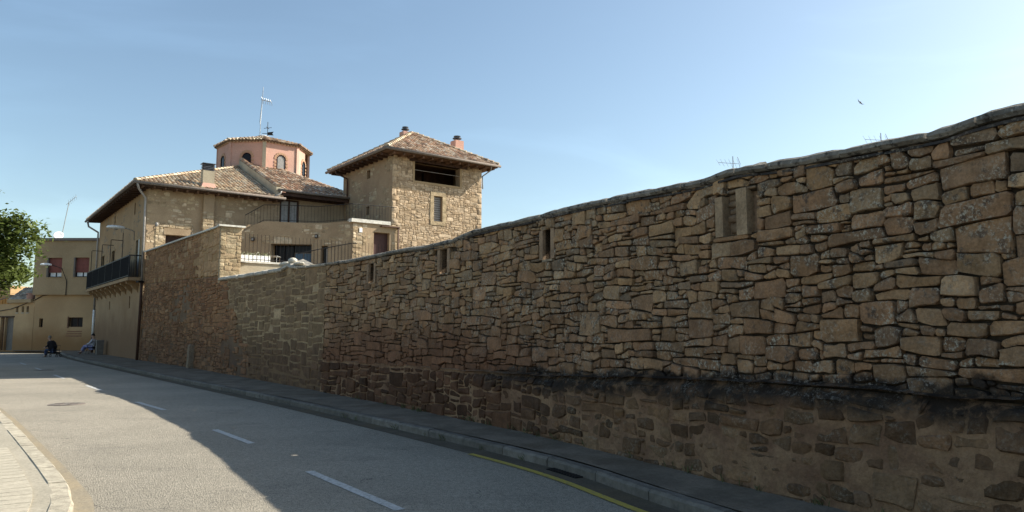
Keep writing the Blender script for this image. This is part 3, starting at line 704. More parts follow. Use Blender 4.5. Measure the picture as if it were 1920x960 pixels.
# sunlit end pier
pe = WF(ES, 0, .0); EF = planeF((pe[0]+d2.x*-.03, pe[1]+d2.y*-.03), d2, -d1)
ep = pack(0., .74, lambda s: 3.3, lambda s: rtop(ES)-.01, .30, .19, 8, warp=.012, chock=.08)
for p in ep:
    k = R.uniform(.85,1.15); c = tuple(x*k for x in R.choice([(.36,.285,.18),(.40,.32,.21),(.33,.25,.155)]))+(.0,)
    g_ = stone_geo(p, EF, R, gap=.014, proud=R.uniform(.015,.035), back=-.05, bev=.014, jit=.008, c=c, dome=.008)
    if g_: g_.build('pier_stone', M['stone3'], hw, False)
MB().fbox(EF, 0.02, .74, 3.35, rtop(ES)-.01, -.2, .012).build('pier_body', M['ochre'], hw)
m_ = MB()
for a, b in zip(np.arange(ES+.15, SEND-.3, 1.2), list(np.arange(ES+1.35, SEND-.3, 1.2))+[SEND]):
    m_ = MB(); m_.hexa([WF(a+.004,rtop(a)-.01,.07),WF(b-.004,rtop(b)-.01,.07),WF(b-.004,rtop(b)-.01,-.74),WF(a+.004,rtop(a)-.01,-.74),WF(a+.004,rtop(a)+.05,.07),WF(b-.004,rtop(b)+.05,.07),WF(b-.004,rtop(b)+.05,-.74),WF(a+.004,rtop(a)+.05,-.74)])
    m_.build('cap_slab', M['white2'], hw)
MB().fbox(EF, -.09, .86, rtop(ES)-.008, rtop(ES)+.055, -.2, .12).build('cap_slab', M['white2'], hw)
# guard stone at the foot of the wall
gp = thing('guard_stone', 'upright stone post leaning on the foot of the tall brown wall', 'stone post', WF(33.7, GR, .2))
m_ = MB(); v = []
for z, w_, dp in ((GR-.02,.16,.22),(.55,.155,.20),(1.0,.15,.18),(1.05,.14,.12)):
    v += [WF(33.7-w_,z,.0),WF(33.7-w_,z,dp+.04),WF(33.7+w_,z,dp+.04),WF(33.7+w_,z,.0)]
m_.add(v, [(i*4+q, i*4+(q+1)%4, (i+1)*4+(q+1)%4, (i+1)*4+q) for i in range(3) for q in range(4)]+[(3,2,1,0),(12,13,14,15)], (.24,.18,.125,.3)); m_.build('post', M['stone2'], gp)

# ------------------------------------------------------------------ helpers for buildings
def masonry(F, s0, s1, z0, z1, parent, wm, hm, seed, mat, cols, holes=(), gap=.02, proud=(.0,.02), keep=1., keepn=None, warp=.015, lim=300, bev=.014, dome=.006, quoin=None, name='stone', off=None):
    zt = z1 if callable(z1) else (lambda s: z1); zb = z0 if callable(z0) else (lambda s: z0)
    r = random.Random(seed); ps = pack(s0, s1, zb, zt, wm, hm, seed, warp=warp, holes=holes, chock=.14, hmin=.05); gs = []
    for p in ps:
        cx = sum(q[0] for q in p)/len(p); cz = sum(q[1] for q in p)/len(p)
        if keepn and nz(cx*keepn[0]+seed, cz*keepn[0]*1.4, 2) < keepn[1]: continue
        if r.random() > keep: continue
        k = r.uniform(.84, 1.16); c = r.choice(cols)
        gs.append(stone_geo(p, F, r, gap=gap, proud=r.uniform(*proud), back=-.04, bev=bev, jit=.010, c=tuple(x*k for x in c)+(0.,), dome=dome, off=off))
    place_stones(gs, parent, mat, name, lim)
def poly_bounds(poly, x):
    ys = []
    for i in range(len(poly)):
        a, b = poly[i], poly[(i+1) % len(poly)]
        if (a[0] <= x < b[0]) or (b[0] <= x < a[0]): ys.append(a[1]+(b[1]-a[1])*(x-a[0])/(b[0]-a[0]))
    return (min(ys), max(ys)) if len(ys) >= 2 else None
def tile_slope(O, e, u, poly, parent, seed, cols, cw=.225, ex=.33, name='roof_tiles'):
    """barrel tiles on a slope: O origin on the eave, e along it, u up the slope, poly in (e, u) metres"""
    O, e, u = Vector(O), Vector(e).normalized(), Vector(u).normalized(); n = e.cross(u).normalized()
    if n.z < 0: n = -n
    r = random.Random(seed); m_ = MB(); base = MB()
    base.add([O+e*x+u*y for x, y in poly]+[O+e*x+u*y-n*.07 for x, y in poly], [tuple(range(len(poly))), tuple(range(2*len(poly)-1, len(poly)-1, -1))]+[(i, (i+1)%len(poly), len(poly)+(i+1)%len(poly), len(poly)+i) for i in range(len(poly))], (.16,.10,.065,0))
    base.build('roof_deck', M['tiles'], parent)
    x0 = min(p[0] for p in poly); x1 = max(p[0] for p in poly); k = int((x1-x0)/cw)
    for i in range(k):
        xc = x0+(i+.5)*cw; b = poly_bounds(poly, xc)
        if not b: continue
        y = b[0]-.05; 
        while y < b[1]-.12:
            L = min(ex+.07, b[1]-y); c = r.choice(cols); q = r.uniform(.78, 1.2); c = tuple(v*q for v in c)+(0,)
            dx = r.uniform(-.012, .012); rz_ = r.uniform(-.006, .008); ra, rb = .098, .078; ns = 5; vs = []
            sk = r.uniform(-.012, .012)
            for (yy, rr, lift) in ((y, ra, .045), (y+L, rb, .018)):
                for j in range(ns+1):
                    a = math.pi*j/ns; vs.append(O+e*(xc+dx+(sk if yy == y else 0)+rr*math.cos(a))+u*yy+n*(rr*.92*math.sin(a)+lift-.02+rz_))
            m_.add(vs, [(j, j+1, ns+2+j, ns+1+j) for j in range(ns)]+[tuple(range(ns, -1, -1))], c)
            y += ex+r.uniform(-.01, .01)
    return m_.build(name, M['tiles'], parent, False, kind='stuff')
def ridge(a, b, parent, seed, cols, rr=.11, up=.03):
    a = Vector(a); b = Vector(b); L = (b-a).length; t = (b-a).normalized(); h = t.cross(Vector((0,0,1))).normalized(); q = h.cross(t).normalized(); r = random.Random(seed); m_ = MB(); s = 0
    while s < L-.1:
        c = r.choice(cols); k = r.uniform(.85, 1.15); vs = []; e = min(L, s+.42)
        for (x, R_, l) in ((s, rr*1.08, up+.03), (e, rr*.9, up)):
            for j in range(7):
                an = math.pi*j/6; vs.append(a+t*x+h*R_*math.cos(an)+q*(R_*math.sin(an)*.9+l-.03))
        m_.add(vs, [(j, j+1, 8+j, 7+j) for j in range(6)]+[tuple(range(6,-1,-1))], tuple(v*k for v in c)+(0,)); s += .36
    m_.build('ridge_tiles', M['tiles'], parent, False, kind='stuff')
TC = [(.50,.41,.29),(.56,.47,.34),(.43,.33,.235),(.40,.29,.20),(.46,.40,.31),(.32,.25,.18),(.50,.37,.25)]
TC2 = [(.42,.29,.20),(.47,.35,.25),(.30,.20,.14),(.52,.42,.32),(.25,.18,.13),(.40,.25,.17),(.52,.44,.35)]
def P3(p, z): return Vector((p[0], p[1], z))
def window(F, a, b, c, d, parent, depth, frame_m, pane_m, mull=1, fw=.05, name='window', trans=0):
    f = MB(); f.fbox(F, a, a+fw, c, d, depth-.03, depth+.03); f.fbox(F, b-fw, b, c, d, depth-.03, depth+.03)
    f.fbox(F, a+fw, b-fw, c, c+fw, depth-.03, depth+.03); f.fbox(F, a+fw, b-fw, d-fw, d, depth-.03, depth+.03)
    for i in range(1, mull+1):
        x = lerp(a, b, i/(mull+1)); f.fbox(F, x-fw/2, x+fw/2, c+fw, d-fw, depth-.028, depth+.028)
    o = f.build(name, frame_m, parent)
    for i in range(mull+1):
        MB().fbox(F, lerp(a, b, i/(mull+1))+fw*.5, lerp(a, b, (i+1)/(mull+1))-fw*.5, c+fw*.5, d-fw*.5, depth-.012, depth-.002).build('pane', pane_m, o)
    return o

# ------------------------------------------------------------------ the big house
A = Vector((-18.95, 37.5)); LS, LF = 15.5, 12.2
house = thing('stone_house', 'large stone house with clay tiled roof, long balcony and upper terrace door', 'house', (A.x, A.y, 0))
FF = planeF(A, d2, -d1)        # front wall (towards the garden), s to the right
FS = planeF(A, d1, -d2)        # street wall, s away from the camera
EZ = 8.98
hf = [(.95,2.12,4.2,6.62),(6.95,8.12,7.28,9.2)]
sheet(FF, 0, LF, 4.0, lambda s: EZ if s < 7.3 else 9.78, lambda s, z: .006*nz(s*3, z*3), .2, .2, hf, rev=-.3).build('wall', M['ochre'], house, True)
OC = [(.44,.35,.23),(.40,.31,.20),(.54,.44,.31),(.36,.275,.175),(.50,.41,.29)]
masonry(FF, 0.02, 6.9, 4.3, EZ-.02, house, .36, .20, 41, M['stone3'], OC, hf+[(2.7,3.3,4,9)], .03, (-.004,.012), 1., (.9,-.02), lim=150)
masonry(FF, .45, 2.3, 4.3, 7.25, house, .32, .19, 42, M['stone3'], OC[:3], [(.85,2.22,4.2,6.98)], .015, (.012,.03), 1., lim=80)
MB().fbox(FF, .85, 2.22, 6.63, 6.97, -.1, .035).build('lintel', M['ochre'], house)
dr = MB().fbox(FF, .95, 2.12, 4.2, 6.6, -.26, -.22).build('garage_door', M['wood'], house)
# chimney breast
masonry(FF, 2.72, 3.28, 4.3, 8.0, house, .30, .18, 43, M['stone3'], OC, (), .016, (.22,.245), 1., warp=.008)
MB().fbox(FF, 2.72, 3.28, 4.0, EZ+.1, -.05, .21).build('chimney_breast', M['ochre'], house)
# terrace door
win = window(FF, 6.98, 8.10, 7.28, 9.2, house, -.12, M['wood'], M['glassg'], 1, .10, 'terrace_door')
# street front
sh = [(.95,2.75,4.45,6.45),(8.6,10.3,4.45,6.5),(12.5,14.1,4.45,6.5),(2.75,3.75,8.0,8.66),(8.9,10.1,8.02,8.7),(3.0,3.85,2.82,3.5),(9.35,10.3,2.9,3.4)]
ss_ = [((a+b)/2-(.5 if d-c > 1.5 else .17), (a+b)/2+(.5 if d-c > 1.5 else .17), c, d) for a, b, c, d in sh]
sheet(FS, 0, LS, 0., EZ, lambda s, z: .008*nz(s*2, z*2), .25, .25, ss_, rev=-.3).build('wall', M['street'], house, True)
for i, (a, b, c, d) in enumerate(ss_):
    if d-c > 1.5:
        wdw = window(FS, a, b, c, d, house, -.10, M['black'], M['glassd'], 1, .07, 'balcony_door')
        if i == 0:
            MB().fbox(FS, a-.06, a+.40, c, d, -.03, .02).build('shutter', M['pipe'], house)
        s_ = MB(); s_.fbox(FS, a-.10, a, c, d+.1, -.02, .025, ); s_.fbox(FS, a, b, d, d+.1, -.02, .025); s_.fbox(FS, b, b+.1, c, d+.1, -.02, .025); s_.build('surround', M['far2'], house)
    else: MB().fbox(FS, a, b, c, d, -.29, -.26).build('slit_window', M['glassd'], house)
masonry(FS, 0.05, LS-.1, 5.6, EZ-.05, house, .45, .22, 44, M['stone3'], [(.26,.21,.15),(.24,.195,.14)], ss_, .04, (-.006,.006), .5, (.7,.05), lim=40)
# hidden sides close the shell
m_ = MB(); q = A+d1*LS; m_.fbox(planeF(q, d2, d1), 0, LF+4, 0, EZ, -.3, 0); m_.build('back_wall', M['ochre'], house)
# roof: eaves 0.75 out
E = A-d1*.75-d2*.75; pt = 3.0/7.3; rp = 7.3
un = Vector((d1.x, d1.y, pt)).normalized(); kl = math.sqrt(1+pt*pt)
x1 = 7.75
tile_slope(P3(E, 9.15), (d2.x,d2.y,0), un, [(0,0),(x1,0),(x1,rp*kl*.985),(rp,rp*kl)], house, 1, TC)
us = Vector((d2.x, d2.y, pt)).normalized()
tile_slope(P3(E, 9.15), (d1.x,d1.y,0), us, [(0,0),(16.7,0),(16.7-rp,rp*kl),(rp,rp*kl)], house, 2, TC)
Pk = E+d1*rp+d2*rp; ub = Vector((-d1.x,-d1.y,pt)).normalized(); Eb = E+d1*16.7
tile_slope(P3(Eb, 9.15), (d2.x,d2.y,0), ub, [(0,0),(11.5,0),(9.3,rp*kl*.98),(rp,rp*kl)], house, 3, TC)
ridge(P3(E, 9.19), P3(Pk, 12.2), house, 4, TC)
ridge(P3(Pk, 12.19), P3(Pk+d1*(16.7-2*rp), 12.19), house, 5, TC)
# second, higher slope on the right with its raking parapet
e2 = E+d2*x1*.93; z2 = 9.55; X2 = 4.75
tile_slope(P3(e2+d2*.28, z2), (d2.x,d2.y,0), un, [(0,0),(X2,0),(X2,.5),(1.8,rp*kl*.97),(0,rp*kl*.97)], house, 6, TC2)
ridge(P3(e2+d2*2.0+d1*rp*.97, z2+3.*.97), P3(e2+d2*5.1+d1*.4, z2+.2), house, 7, TC2)
ridge(P3(e2+d2*.2+d1*rp*.97, z2+3.*.97+.02), P3(e2+d2*2.1+d1*rp*.97, z2+3.*.97+.02), house, 17, TC2)
m_ = MB(); a = e2+d2*.0; b = a+d1*rp*.98
m_.hexa([P3(a,9.15),P3(a+d2*.26,9.15),P3(b+d2*.26,12.1),P3(b,12.1),P3(a,z2+.16),P3(a+d2*.26,z2+.16),P3(b+d2*.26,z2+3.08),P3(b,z2+3.08)]); m_.build('raking_parapet', M['cream'], house)
ridge(P3(a+d2*.15+d1*.05, z2+.19), P3(b+d2*.15, z2+3.1), house, 8, TC2, .15)
# soffits, fascias, gutters and rafters
m_ = MB(); m_.prism([tuple(p) for p in (E+d1*.04+d2*.04, E+d2*x1+d1*.04, A+d2*(x1-.75), A, A+d1*LS, E+d1*16.7+d2*.04)], 8.99, 9.04); m_.build('soffit', M['wood'], house)
MB().prism([tuple(p) for p in (e2+d1*.03+d2*.2, e2+d2*5.0+d1*.03, e2+d2*5.0+d1*.85, e2+d2*.2+d1*.85)], z2-.2, z2-.1).build('soffit', M['wood'], house)
MB().fbox(FF, 7.0, 11.75, 9.22, 9.52, -.02, .05).build('wall_plate', M['wood'], house)  # dark board added to stand in for the deep soffit seen from below
MB().bar(P3(e2+d2*.2+d1*.05, z2-.2), P3(e2+d2*5.0+d1*.05, z2-.2), .06, .16).build('fascia', M['wood'], house)
for i in range(14):
    p = E+d2*(.4+i*.53); 
    if .4+i*.53 > x1: break
    MB().bar(P3(p+d1*.06, 8.95), P3(p+d1*.76, 8.98), .09, .11).build('rafter', M['woodbeam'], house)
for i in range(24):
    p = E+d1*(.7+i*.66); MB().bar(P3(p+d2*.06, 8.95), P3(p+d2*.76, 8.98), .09, .11).build('rafter', M['wood'], house)
MB().tube([P3(E-d2*.08-d1*.06, 9.1), P3(E+d2*x1-d1*.06, 9.08)], .075, 8).build('gutter', M['gutter'], house, True)
MB().tube([P3(E-d2*.06-d1*.08, 9.1), P3(E+d1*16.75-d2*.06, 9.06)], .075, 8).build('gutter', M['gutter'], house, True)
MB().tube([P3(e2+d2*.1-d1*.06, z2), P3(e2+d2*5.0-d1*.06, z2-.02)], .075, 8).build('gutter', M['gutter'], house, True)
MB().tube([P3(e2+d2*.3-d1*.06, z2), P3(e2+d2*.22-d1*.08, z2-.2), P3(e2+d2*.1-d1*.06, z2-.3), P3(e2-d2*.1-d1*.06,9.15)], .05, 8).build('gutter_spout', M['pipe'], house, True)
MB().tube([P3(E+d2*.1-d1*.04, 9.05), P3(E+d2*.2+d1*.1, 8.8), P3(A-d2*.12-d1*.1, 8.45), P3(A-d2*.12-d1*.12, 8.0), P3(A-d2*.10-d1*.12, 4.1)], .055, 8).build('downpipe', M['pipe'], house, True)
MB().tube([P3(A-d2*.10-d1*.12, 4.1), P3(A-d2*.10-d1*.12, 3.0), P3(A-d2*.14-d1*.12, .12)], .075, 8).build('lower_downpipe', M['rust'], house, True)
MB().bar(P3(A-d2*.35-d1*.35, 4.08), P3(A+d2*.0-d1*.1, 4.08), .16, .1).build('pipe_bracket', M['iron'], house)
B = A+d1*LS
MB().tube([P3(E+d1*16.6+d2*.05, 9.0), P3(E+d1*16.5+d2*.1, 8.7), P3(B-d2*.1-d1*.1, 8.3), P3(B-d2*.1-d1*.1, 8.), P3(B-d2*.08-d1*.1, 3.)], .06, 8).build('downpipe', M['pipe'], house, True)
MB().tube([P3(B-d2*.08-d1*.1, 3.), P3(B-d2*.08-d1*.1, 1.35)], .075, 8).build('downpipe', M['whitep'], house, True)
MB().tube([P3(B-d2*.08-d1*.1, 1.35), P3(B-d2*.08-d1*.1, .1)], .08, 8).build('lower_downpipe', M['rust'], house, True)
# chimney stack on the front slope
cp = E+d2*3.62+d1*.55
ch = MB(); ch.hexa([P3(cp+d1*y+d2*x, z) for z in (9.2, 10.22) for x, y in ((-.3,-.24),(.3,-.24),(.3,.24),(-.3,.24))]); cho = ch.build('chimney', M['cream'], house)
m_ = MB(); m_.hexa([P3(cp+d1*y+d2*x, z) for z, k in ((9.2,1.),(9.52,.72)) for x, y in ((-.42*k,-.42*k),(.42*k,-.42*k),(.42*k,.36*k),(-.42*k,.36*k))]); m_.build('flashing', M['pink'], cho)
for i in range(4):
    z = 10.25+i*.085; m_ = MB(); m_.hexa([P3(cp+d1*y+d2*x, zz) for zz, k in ((z,1.),(z+.045,.86)) for x, y in ((-.31*k,-.25*k),(.31*k,-.25*k),(.31*k,.25*k),(-.31*k,.25*k))]); m_.build('cowl_slat', M['cowl'], cho)
m_ = MB(); m_.hexa([P3(cp+d1*y+d2*x, z) for z in (10.2, 10.6) for x, y in ((-.2,-.16),(.2,-.16),(.2,.16),(-.2,.16))]); m_.hexa([P3(cp+d1*y+d2*x, z) for z in (10.60, 10.63) for x, y in ((-.34,-.28),(.34,-.28),(.34,.28),(-.34,.28))]); m_.build('cowl', M['cowl'], cho)
# balcony
BW, b0, b1 = .62, .35, 15.2
bal = MB().fbox(FS, b0, b1, 4.18, 4.34, -.05, BW+.06).build('balcony_slab', M['street'], house)
for i in range(9):
    s = b0+1.0+i*1.66; m_ = MB(); v = []
    for x in (s-.13, s+.13): v += [FS(x,4.18,.0),FS(x,4.18,BW-.05),FS(x,4.06,BW-.05),FS(x,3.98,BW*.55),FS(x,3.86,BW*.45),FS(x,3.74,BW*.15),FS(x,3.58,.0)]
    m_.add(v, [tuple(range(6,-1,-1)), tuple(range(7,14))]+[(q,(q+1)%7,7+(q+1)%7,7+q) for q in range(7)]); m_.build('corbel', M['street'], house)
rl = MB(); rl.fbox(FS, b0, b1, 5.44, 5.50, BW, BW+.04); rl.fbox(FS, b0, b1, 4.40, 4.44, BW, BW+.04); rl.fbox(FS, b0, b0+.04, 5.44, 5.5, 0, BW); rl.build('balcony_rail', M['iron'], house)
for i in range(6): MB().fbox(FS, b0+i*(b1-b0)/6+.02, b0+(i+1)*(b1-b0)/6-.02, 4.38, 5.44, BW+.005, BW+.02).build('balcony_panel', M['black'], house)
for i in range(7): MB().fbox(FS, b0+i*(b1-b0)/6-.02, b0+i*(b1-b0)/6+.02, 4.34, 5.44, BW-.03, BW+.03).build('baluster', M['iron'], house)
for i in range(5): MB().fbox(FS, b0, b0+.015, 4.34, 5.44, .08+i*.11, .09+i*.11+.005).build('baluster', M['iron'], house)
for s in (13.6, 9.4, 6.3): MB().tube([FS(s,5.5,BW+.02), FS(s,6.85,BW+.02), FS(s-.02,6.85,BW), FS(s-.02,6.85,.02)], .02, 5).build('awning_frame', M['iron'], house)
MB().tube([FS(4.6,5.5,.3), FS(4.6,7.1,.3)], .02, 5).build('awning_frame', M['iron'], house)

# pink octagonal lantern on the roof
oc = Vector((-17.05, 49.3)); OR = 3.0; ang0 = math.atan2(-oc.y, -oc.x)
lan = thing('roof_lantern', 'pink octagonal roof lantern with small arched windows above the tiled house roof', 'cupola', (oc.x, oc.y, 11.0))
OZ0, OZ1 = 10.6, 13.85
cr_ = [oc+Vector((math.cos(ang0+k*math.pi/4), math.sin(ang0+k*math.pi/4)))*OR for k in range(8)]
for k in range(8):
    a, b = cr_[k], cr_[(k+1) % 8]; dd = (b-a).normalized(); nn = Vector((dd.y, -dd.x)); L = (b-a).length
    F = planeF(a, dd, nn); c_ = L/2; hw_ = .27
    seen = k in (0, 1, 6, 7)
    hole = [(c_-hw_, c_+hw_, 12.15, 12.8)] if seen else []
    wl_ = sheet(F, 0, L, OZ0, OZ1, lambda s, z: 0, 3, 3, hole, rev=-.2).build('wall', M['pink'], lan)
    if seen:
        m_ = MB(); v = []; ns = 10
        arc = [(c_+hw_*math.cos(math.pi*j/ns), 12.8+hw_*math.sin(math.pi*j/ns)) for j in range(ns+1)]
        pn = [(c_-hw_,12.15),(c_+hw_,12.15)]+arc
        m_ = MB(); m_.add([F(x, z, .012) for x, z in pn], [tuple(range(len(pn)))]); wo_ = m_.build('window', M['glassg'] if k in (0,) else M['glassd'], lan)
        m_ = MB(); pts = [F(c_+hw_,12.15,.03)]+[F(x, z, .03) for x, z in arc]+[F(c_-hw_,12.15,.03),F(c_+hw_,12.15,.03)]; m_.tube(pts, .025, 4); m_.build('frame', M['black'], wo_)
        for j in range(15):   # brick surround
            if j < 9: an = math.pi*(j+.5)/9; x0_, z0_ = c_+(hw_+.13)*math.cos(an), 12.8+(hw_+.13)*math.sin(an); 
            else: sgn = 1 if j % 2 else -1; x0_, z0_ = c_+sgn*(hw_+.13), 12.66-((j-9)//2)*.22-.05
            MB().fbox(F, x0_-.07, x0_+.07, z0_-.07, z0_+.07, -.01, .035, (.45,.28,.18,0)).build('brick', M['tint'], lan)
for k in range(8):
    p = cr_[k]; o_ = (p-oc).normalized(); MB().prism([tuple(p+o_*.03+Vector((-o_.y,o_.x))*.11), tuple(p+o_*.03-Vector((-o_.y,o_.x))*.11), tuple(p-o_*.12-Vector((-o_.y,o_.x))*.11), tuple(p-o_*.12+Vector((-o_.y,o_.x))*.11)][::-1], OZ0, OZ1).build('corner_strip', M['cream'] if k == 0 else M['pink'], lan)
    a, b = oc+(cr_[k]-oc)*1.07, oc+(cr_[(k+1)%8]-oc)*1.07; ap = P3(oc, OZ1+1.0); mid = (a+b)/2
    eh = P3(b, 0)-P3(a, 0); uu = ap-P3(mid, OZ1+.06); L = eh.length
    tile_slope(P3(a, OZ1+.06), eh, uu, [(0,0),(L,0),(L/2+.02,uu.length),(L/2-.02,uu.length)], lan, 60+k, TC2 if k != 7 else TC)
    ridge(P3(a, OZ1+.09), ap, lan, 70+k, TC2, .1)
    for j in range(11):    # toothed brick cornice
        q = a.lerp(b, (j+.5)/11); dn = (oc-q).normalized(); MB().bar(P3(q+dn*.10, OZ1+.0), P3(q+dn*.34, OZ1+.0), .10, .10, (.55,.42,.3,0)).build('cornice_brick', M['tint'], lan)
MB().lathe([(.42, OZ1+.9),(.42, OZ1+1.05),(.3, OZ1+1.12)], oc.x-.1, oc.y, 12).build('cap', M['kerb'], lan)
# mast aerial and weather vane
at_ = Vector((oc.x-.32, oc.y-.1)); an_ = thing('tv_aerial', 'tall white television aerial mast rising above the pink lantern', 'antenna', (at_.x, at_.y, OZ1+.9))
z0_ = OZ1+.9; MB().tube([(at_.x,at_.y,z0_),(at_.x+.03,at_.y,z0_+.9),(at_.x+.0,at_.y,z0_+1.2),(at_.x+.10,at_.y,z0_+2.9),(at_.x+.13,at_.y,z0_+3.65)], [.03,.03,.05,.03,.02], 6).build('mast', M['metal'], an_)
m_ = MB(); zz = z0_+2.75; m_.tube([(at_.x+.0,at_.y,zz),(at_.x+.75,at_.y-.1,zz-.2)], .025, 5); m_.build('boom', M['metal'], an_)
for i in range(5):
    x = at_.x+.15+i*.15; m_ = MB(); m_.tube([(x-.1,at_.y-.05,zz+.17-i*.05),(x,at_.y-.02,zz-.02-i*.05),(x+.02,at_.y+.05,zz-.28-i*.04)], .014, 4); m_.build('element', M['metal'], an_)
vn = Vector((oc.x+.18, oc.y)); va = thing('weather_vane', 'black iron weather vane with pennant on top of the pink lantern', 'weather vane', (vn.x, vn.y, OZ1+1))
z0_ = OZ1+.95; MB().tube([(vn.x,vn.y,z0_),(vn.x,vn.y,z0_+1.15)], .022, 5).build('rod', M['iron'], va)
m_ = MB(); m_.tube([(vn.x-.26,vn.y,z0_+.70),(vn.x+.26,vn.y+.05,z0_+.76)], .018, 5); m_.tube([(vn.x,vn.y-.26,z0_+.73),(vn.x,vn.y+.26,z0_+.73)], .018, 5); m_.build('cross_arms', M['iron'], va)
m_ = MB(); m_.tube([(vn.x-.36,vn.y,z0_+.33),(vn.x+.1,vn.y,z0_+.33)], .02, 5)
v = [(vn.x+.0,vn.y-.012,z0_+.22),(vn.x+.42,vn.y-.012,z0_+.20),(vn.x+.33,vn.y-.012,z0_+.33),(vn.x+.42,vn.y-.012,z0_+.46),(vn.x+.0,vn.y-.012,z0_+.42)]
m_.add(v+[(x,y+.024,z) for x,y,z in v], [(0,1,2,3,4),(9,8,7,6,5)]+[(i,(i+1)%5,5+(i+1)%5,5+i) for i in range(5)]); m_.build('pennant', M['iron'], va)

# ------------------------------------------------------------------ tower
T = Vector((-6.54, 39.23)); TW, TD, TZ = 5.95, 6.3, 11.3
tw = thing('stone_tower', 'square stone tower house with an open loggia under its tiled roof', 'tower', (T.x, T.y, 0))
FR = planeF(T, d2, -d1); FL = planeF(T, d1, -d2)
th = [(1.4,4.4,9.93,11.0),(2.66,3.22,7.76,9.2)]
sheet(FR, 0, TW, 0, TZ, lambda s, z: -.014+.005*nz(s*4, z*4), .3, .3, th, rev=-.45).build('wall', M['towerface'], tw, True)
TCc = [(.45,.345,.235),(.41,.31,.205),(.49,.385,.27),(.39,.29,.19),(.46,.355,.245)]
masonry(FR, .32, TW-.30, 5.5, 11.15, tw, .29, .145, 51, M['stone3'], TCc, [(1.28,4.5,9.84,11.2),(2.42,3.46,7.55,9.42)], .014, (-.002,.014), 1., warp=.03, dome=.006, bev=.010, lim=200)
r_ = random.Random(5)
def quoins(F, s0, s1, z0, z1, parent, cols):
    z = z0; i = 0
    while z < z1-.1:
        h = min(r_.uniform(.28,.4), z1-z); wd = .42 if i % 2 else .27; k = r_.uniform(.9,1.1); c = tuple(v*k for v in r_.choice(cols))+(0,)
        a, b = (s0, s0+wd) if s0 < s1 else (s0-wd, s0)
        g_ = stone_geo([(a,z),((a+b)/2,z),(b,z),(b,z+h),((a+b)/2,z+h),(a,z+h)], F, r_, gap=.012, proud=.020, back=-.05, bev=.010, jit=.004, c=c)
        if g_: g_.build('quoin', M['stone3'], parent, True)
        z += h; i += 1
quoins(FR, 0, 1, 5.6, 11.2, tw, TCc); quoins(FR, TW, 0, 5.6, 11.2, tw, TCc)
for a, b, c, d in ((2.44,3.44,9.21,9.44),(2.44,3.44,7.54,7.75),(2.42,2.655,7.75,8.3),(2.42,2.655,8.31,8.8),(2.42,2.655,8.81,9.2),(3.225,3.46,7.75,8.3),(3.225,3.46,8.31,8.8),(3.225,3.46,8.81,9.2)):
    MB().fbox(FR, a, b, c, d, -.1, .034, (.42,.33,.21,0)).build('window_surround', M['stone3'], tw)
MB().fbox(FR, 2.66, 3.22, 7.76, 9.2, -.2, -.17).build('shutter', M['frame'], tw)
for i in range(11): MB().fbox(FR, 2.70, 3.18, 7.80+i*.127, 7.88+i*.127, -.17, -.15).build('shutter_slat', M['glassg'], tw)
for a, b in ((1.26,1.395),(4.405,4.54)): MB().fbox(FR, a, b, 9.8, 11.05, -.3, .02).build('loggia_jamb', M['far2'], tw)
MB().fbox(FR, 1.26, 4.54, 9.80, 9.925, -.3, .03).build('loggia_sill', M['far2'], tw)
MB().fbox(FR, 1.05, 4.9, 11.0, 11.2, -.3, .07).build('loggia_beam', M['wood'], tw)
m_ = MB(); m_.fbox(FR, .4, 5.5, 9.9, 11.3, -2.6, -2.5); m_.build('loggia_back', M['wood'], tw); 
MB().fbox(FR, .3, 5.6, 9.8, 9.92, -2.6, -.3).build('loggia_floor', M['wood'], tw)
for x in (2.5, 3.3): MB().fbox(FR, x, x+.08, 9.93, 11.0, -2.48, -2.4).build('loggia_post', M['black'], tw)
MB().tube([FR(1.4,10.55,-.05), FR(4.4,10.55,-.05)], .012, 5).build('guard_wire', M['metal'], tw)
tl = [(2.66,3.08,10.33,10.82),(2.70,3.10,8.21,8.70)]
sheet(FL, 0, TD, 0, TZ, lambda s, z: .008*nz(s*3, z*3), .3, .3, tl, rev=-.3).build('wall', M['towerface'], tw, True)
for h in tl:
    MB().fbox(FL, *h, -.29, -.26).build('small_window', M['glassd'] if h[2] < 9 else M['wood'], tw)
masonry(FL, 0.03, TD, 6.5, 11.2, tw, .36, .19, 52, M['stone3'], [(.36,.28,.18),(.33,.25,.155),(.42,.34,.23)], tl, .03, (-.006,.012), .85, (1.1,.02), lim=100)
m_ = MB(); m_.fbox(planeF(T+d2*TW, d1, d2), 0, TD, 0, TZ, -.3, 0); m_.fbox(planeF(T+d1*TD, d2, d1), 0, TW, 0, TZ, -.3, 0); m_.build('rear_wall', M['towerface'], tw)
ET = T-d1*.72-d2*.72; ez = 11.36; LW, LD = TW+1.44, TD+1.44; cx_ = LW/2; rise = 2.2
ap = ET+d2*cx_+d1*LD/2; apz = ez+rise
uf = Vector((d1.x*LD/2, d1.y*LD/2, rise)); ur = Vector((d2.x*cx_, d2.y*cx_, rise))
tile_slope(P3(ET, ez), (d2.x,d2.y,0), uf, [(0,0),(LW,0),(cx_,uf.length)], tw, 21, TC2)
tile_slope(P3(ET, ez), (d1.x,d1.y,0), ur, [(0,0),(LD,0),(LD/2,ur.length)], tw, 22, TC2)
tile_slope(P3(ET+d2*LW, ez), (d1.x,d1.y,0), Vector((-ur.x,-ur.y,rise)), [(0,0),(LD,0),(LD/2,ur.length)], tw, 23, TC2)
tile_slope(P3(ET+d1*LD, ez), (d2.x,d2.y,0), Vector((-uf.x,-uf.y,rise)), [(0,0),(LW,0),(cx_,uf.length)], tw, 24, TC2)
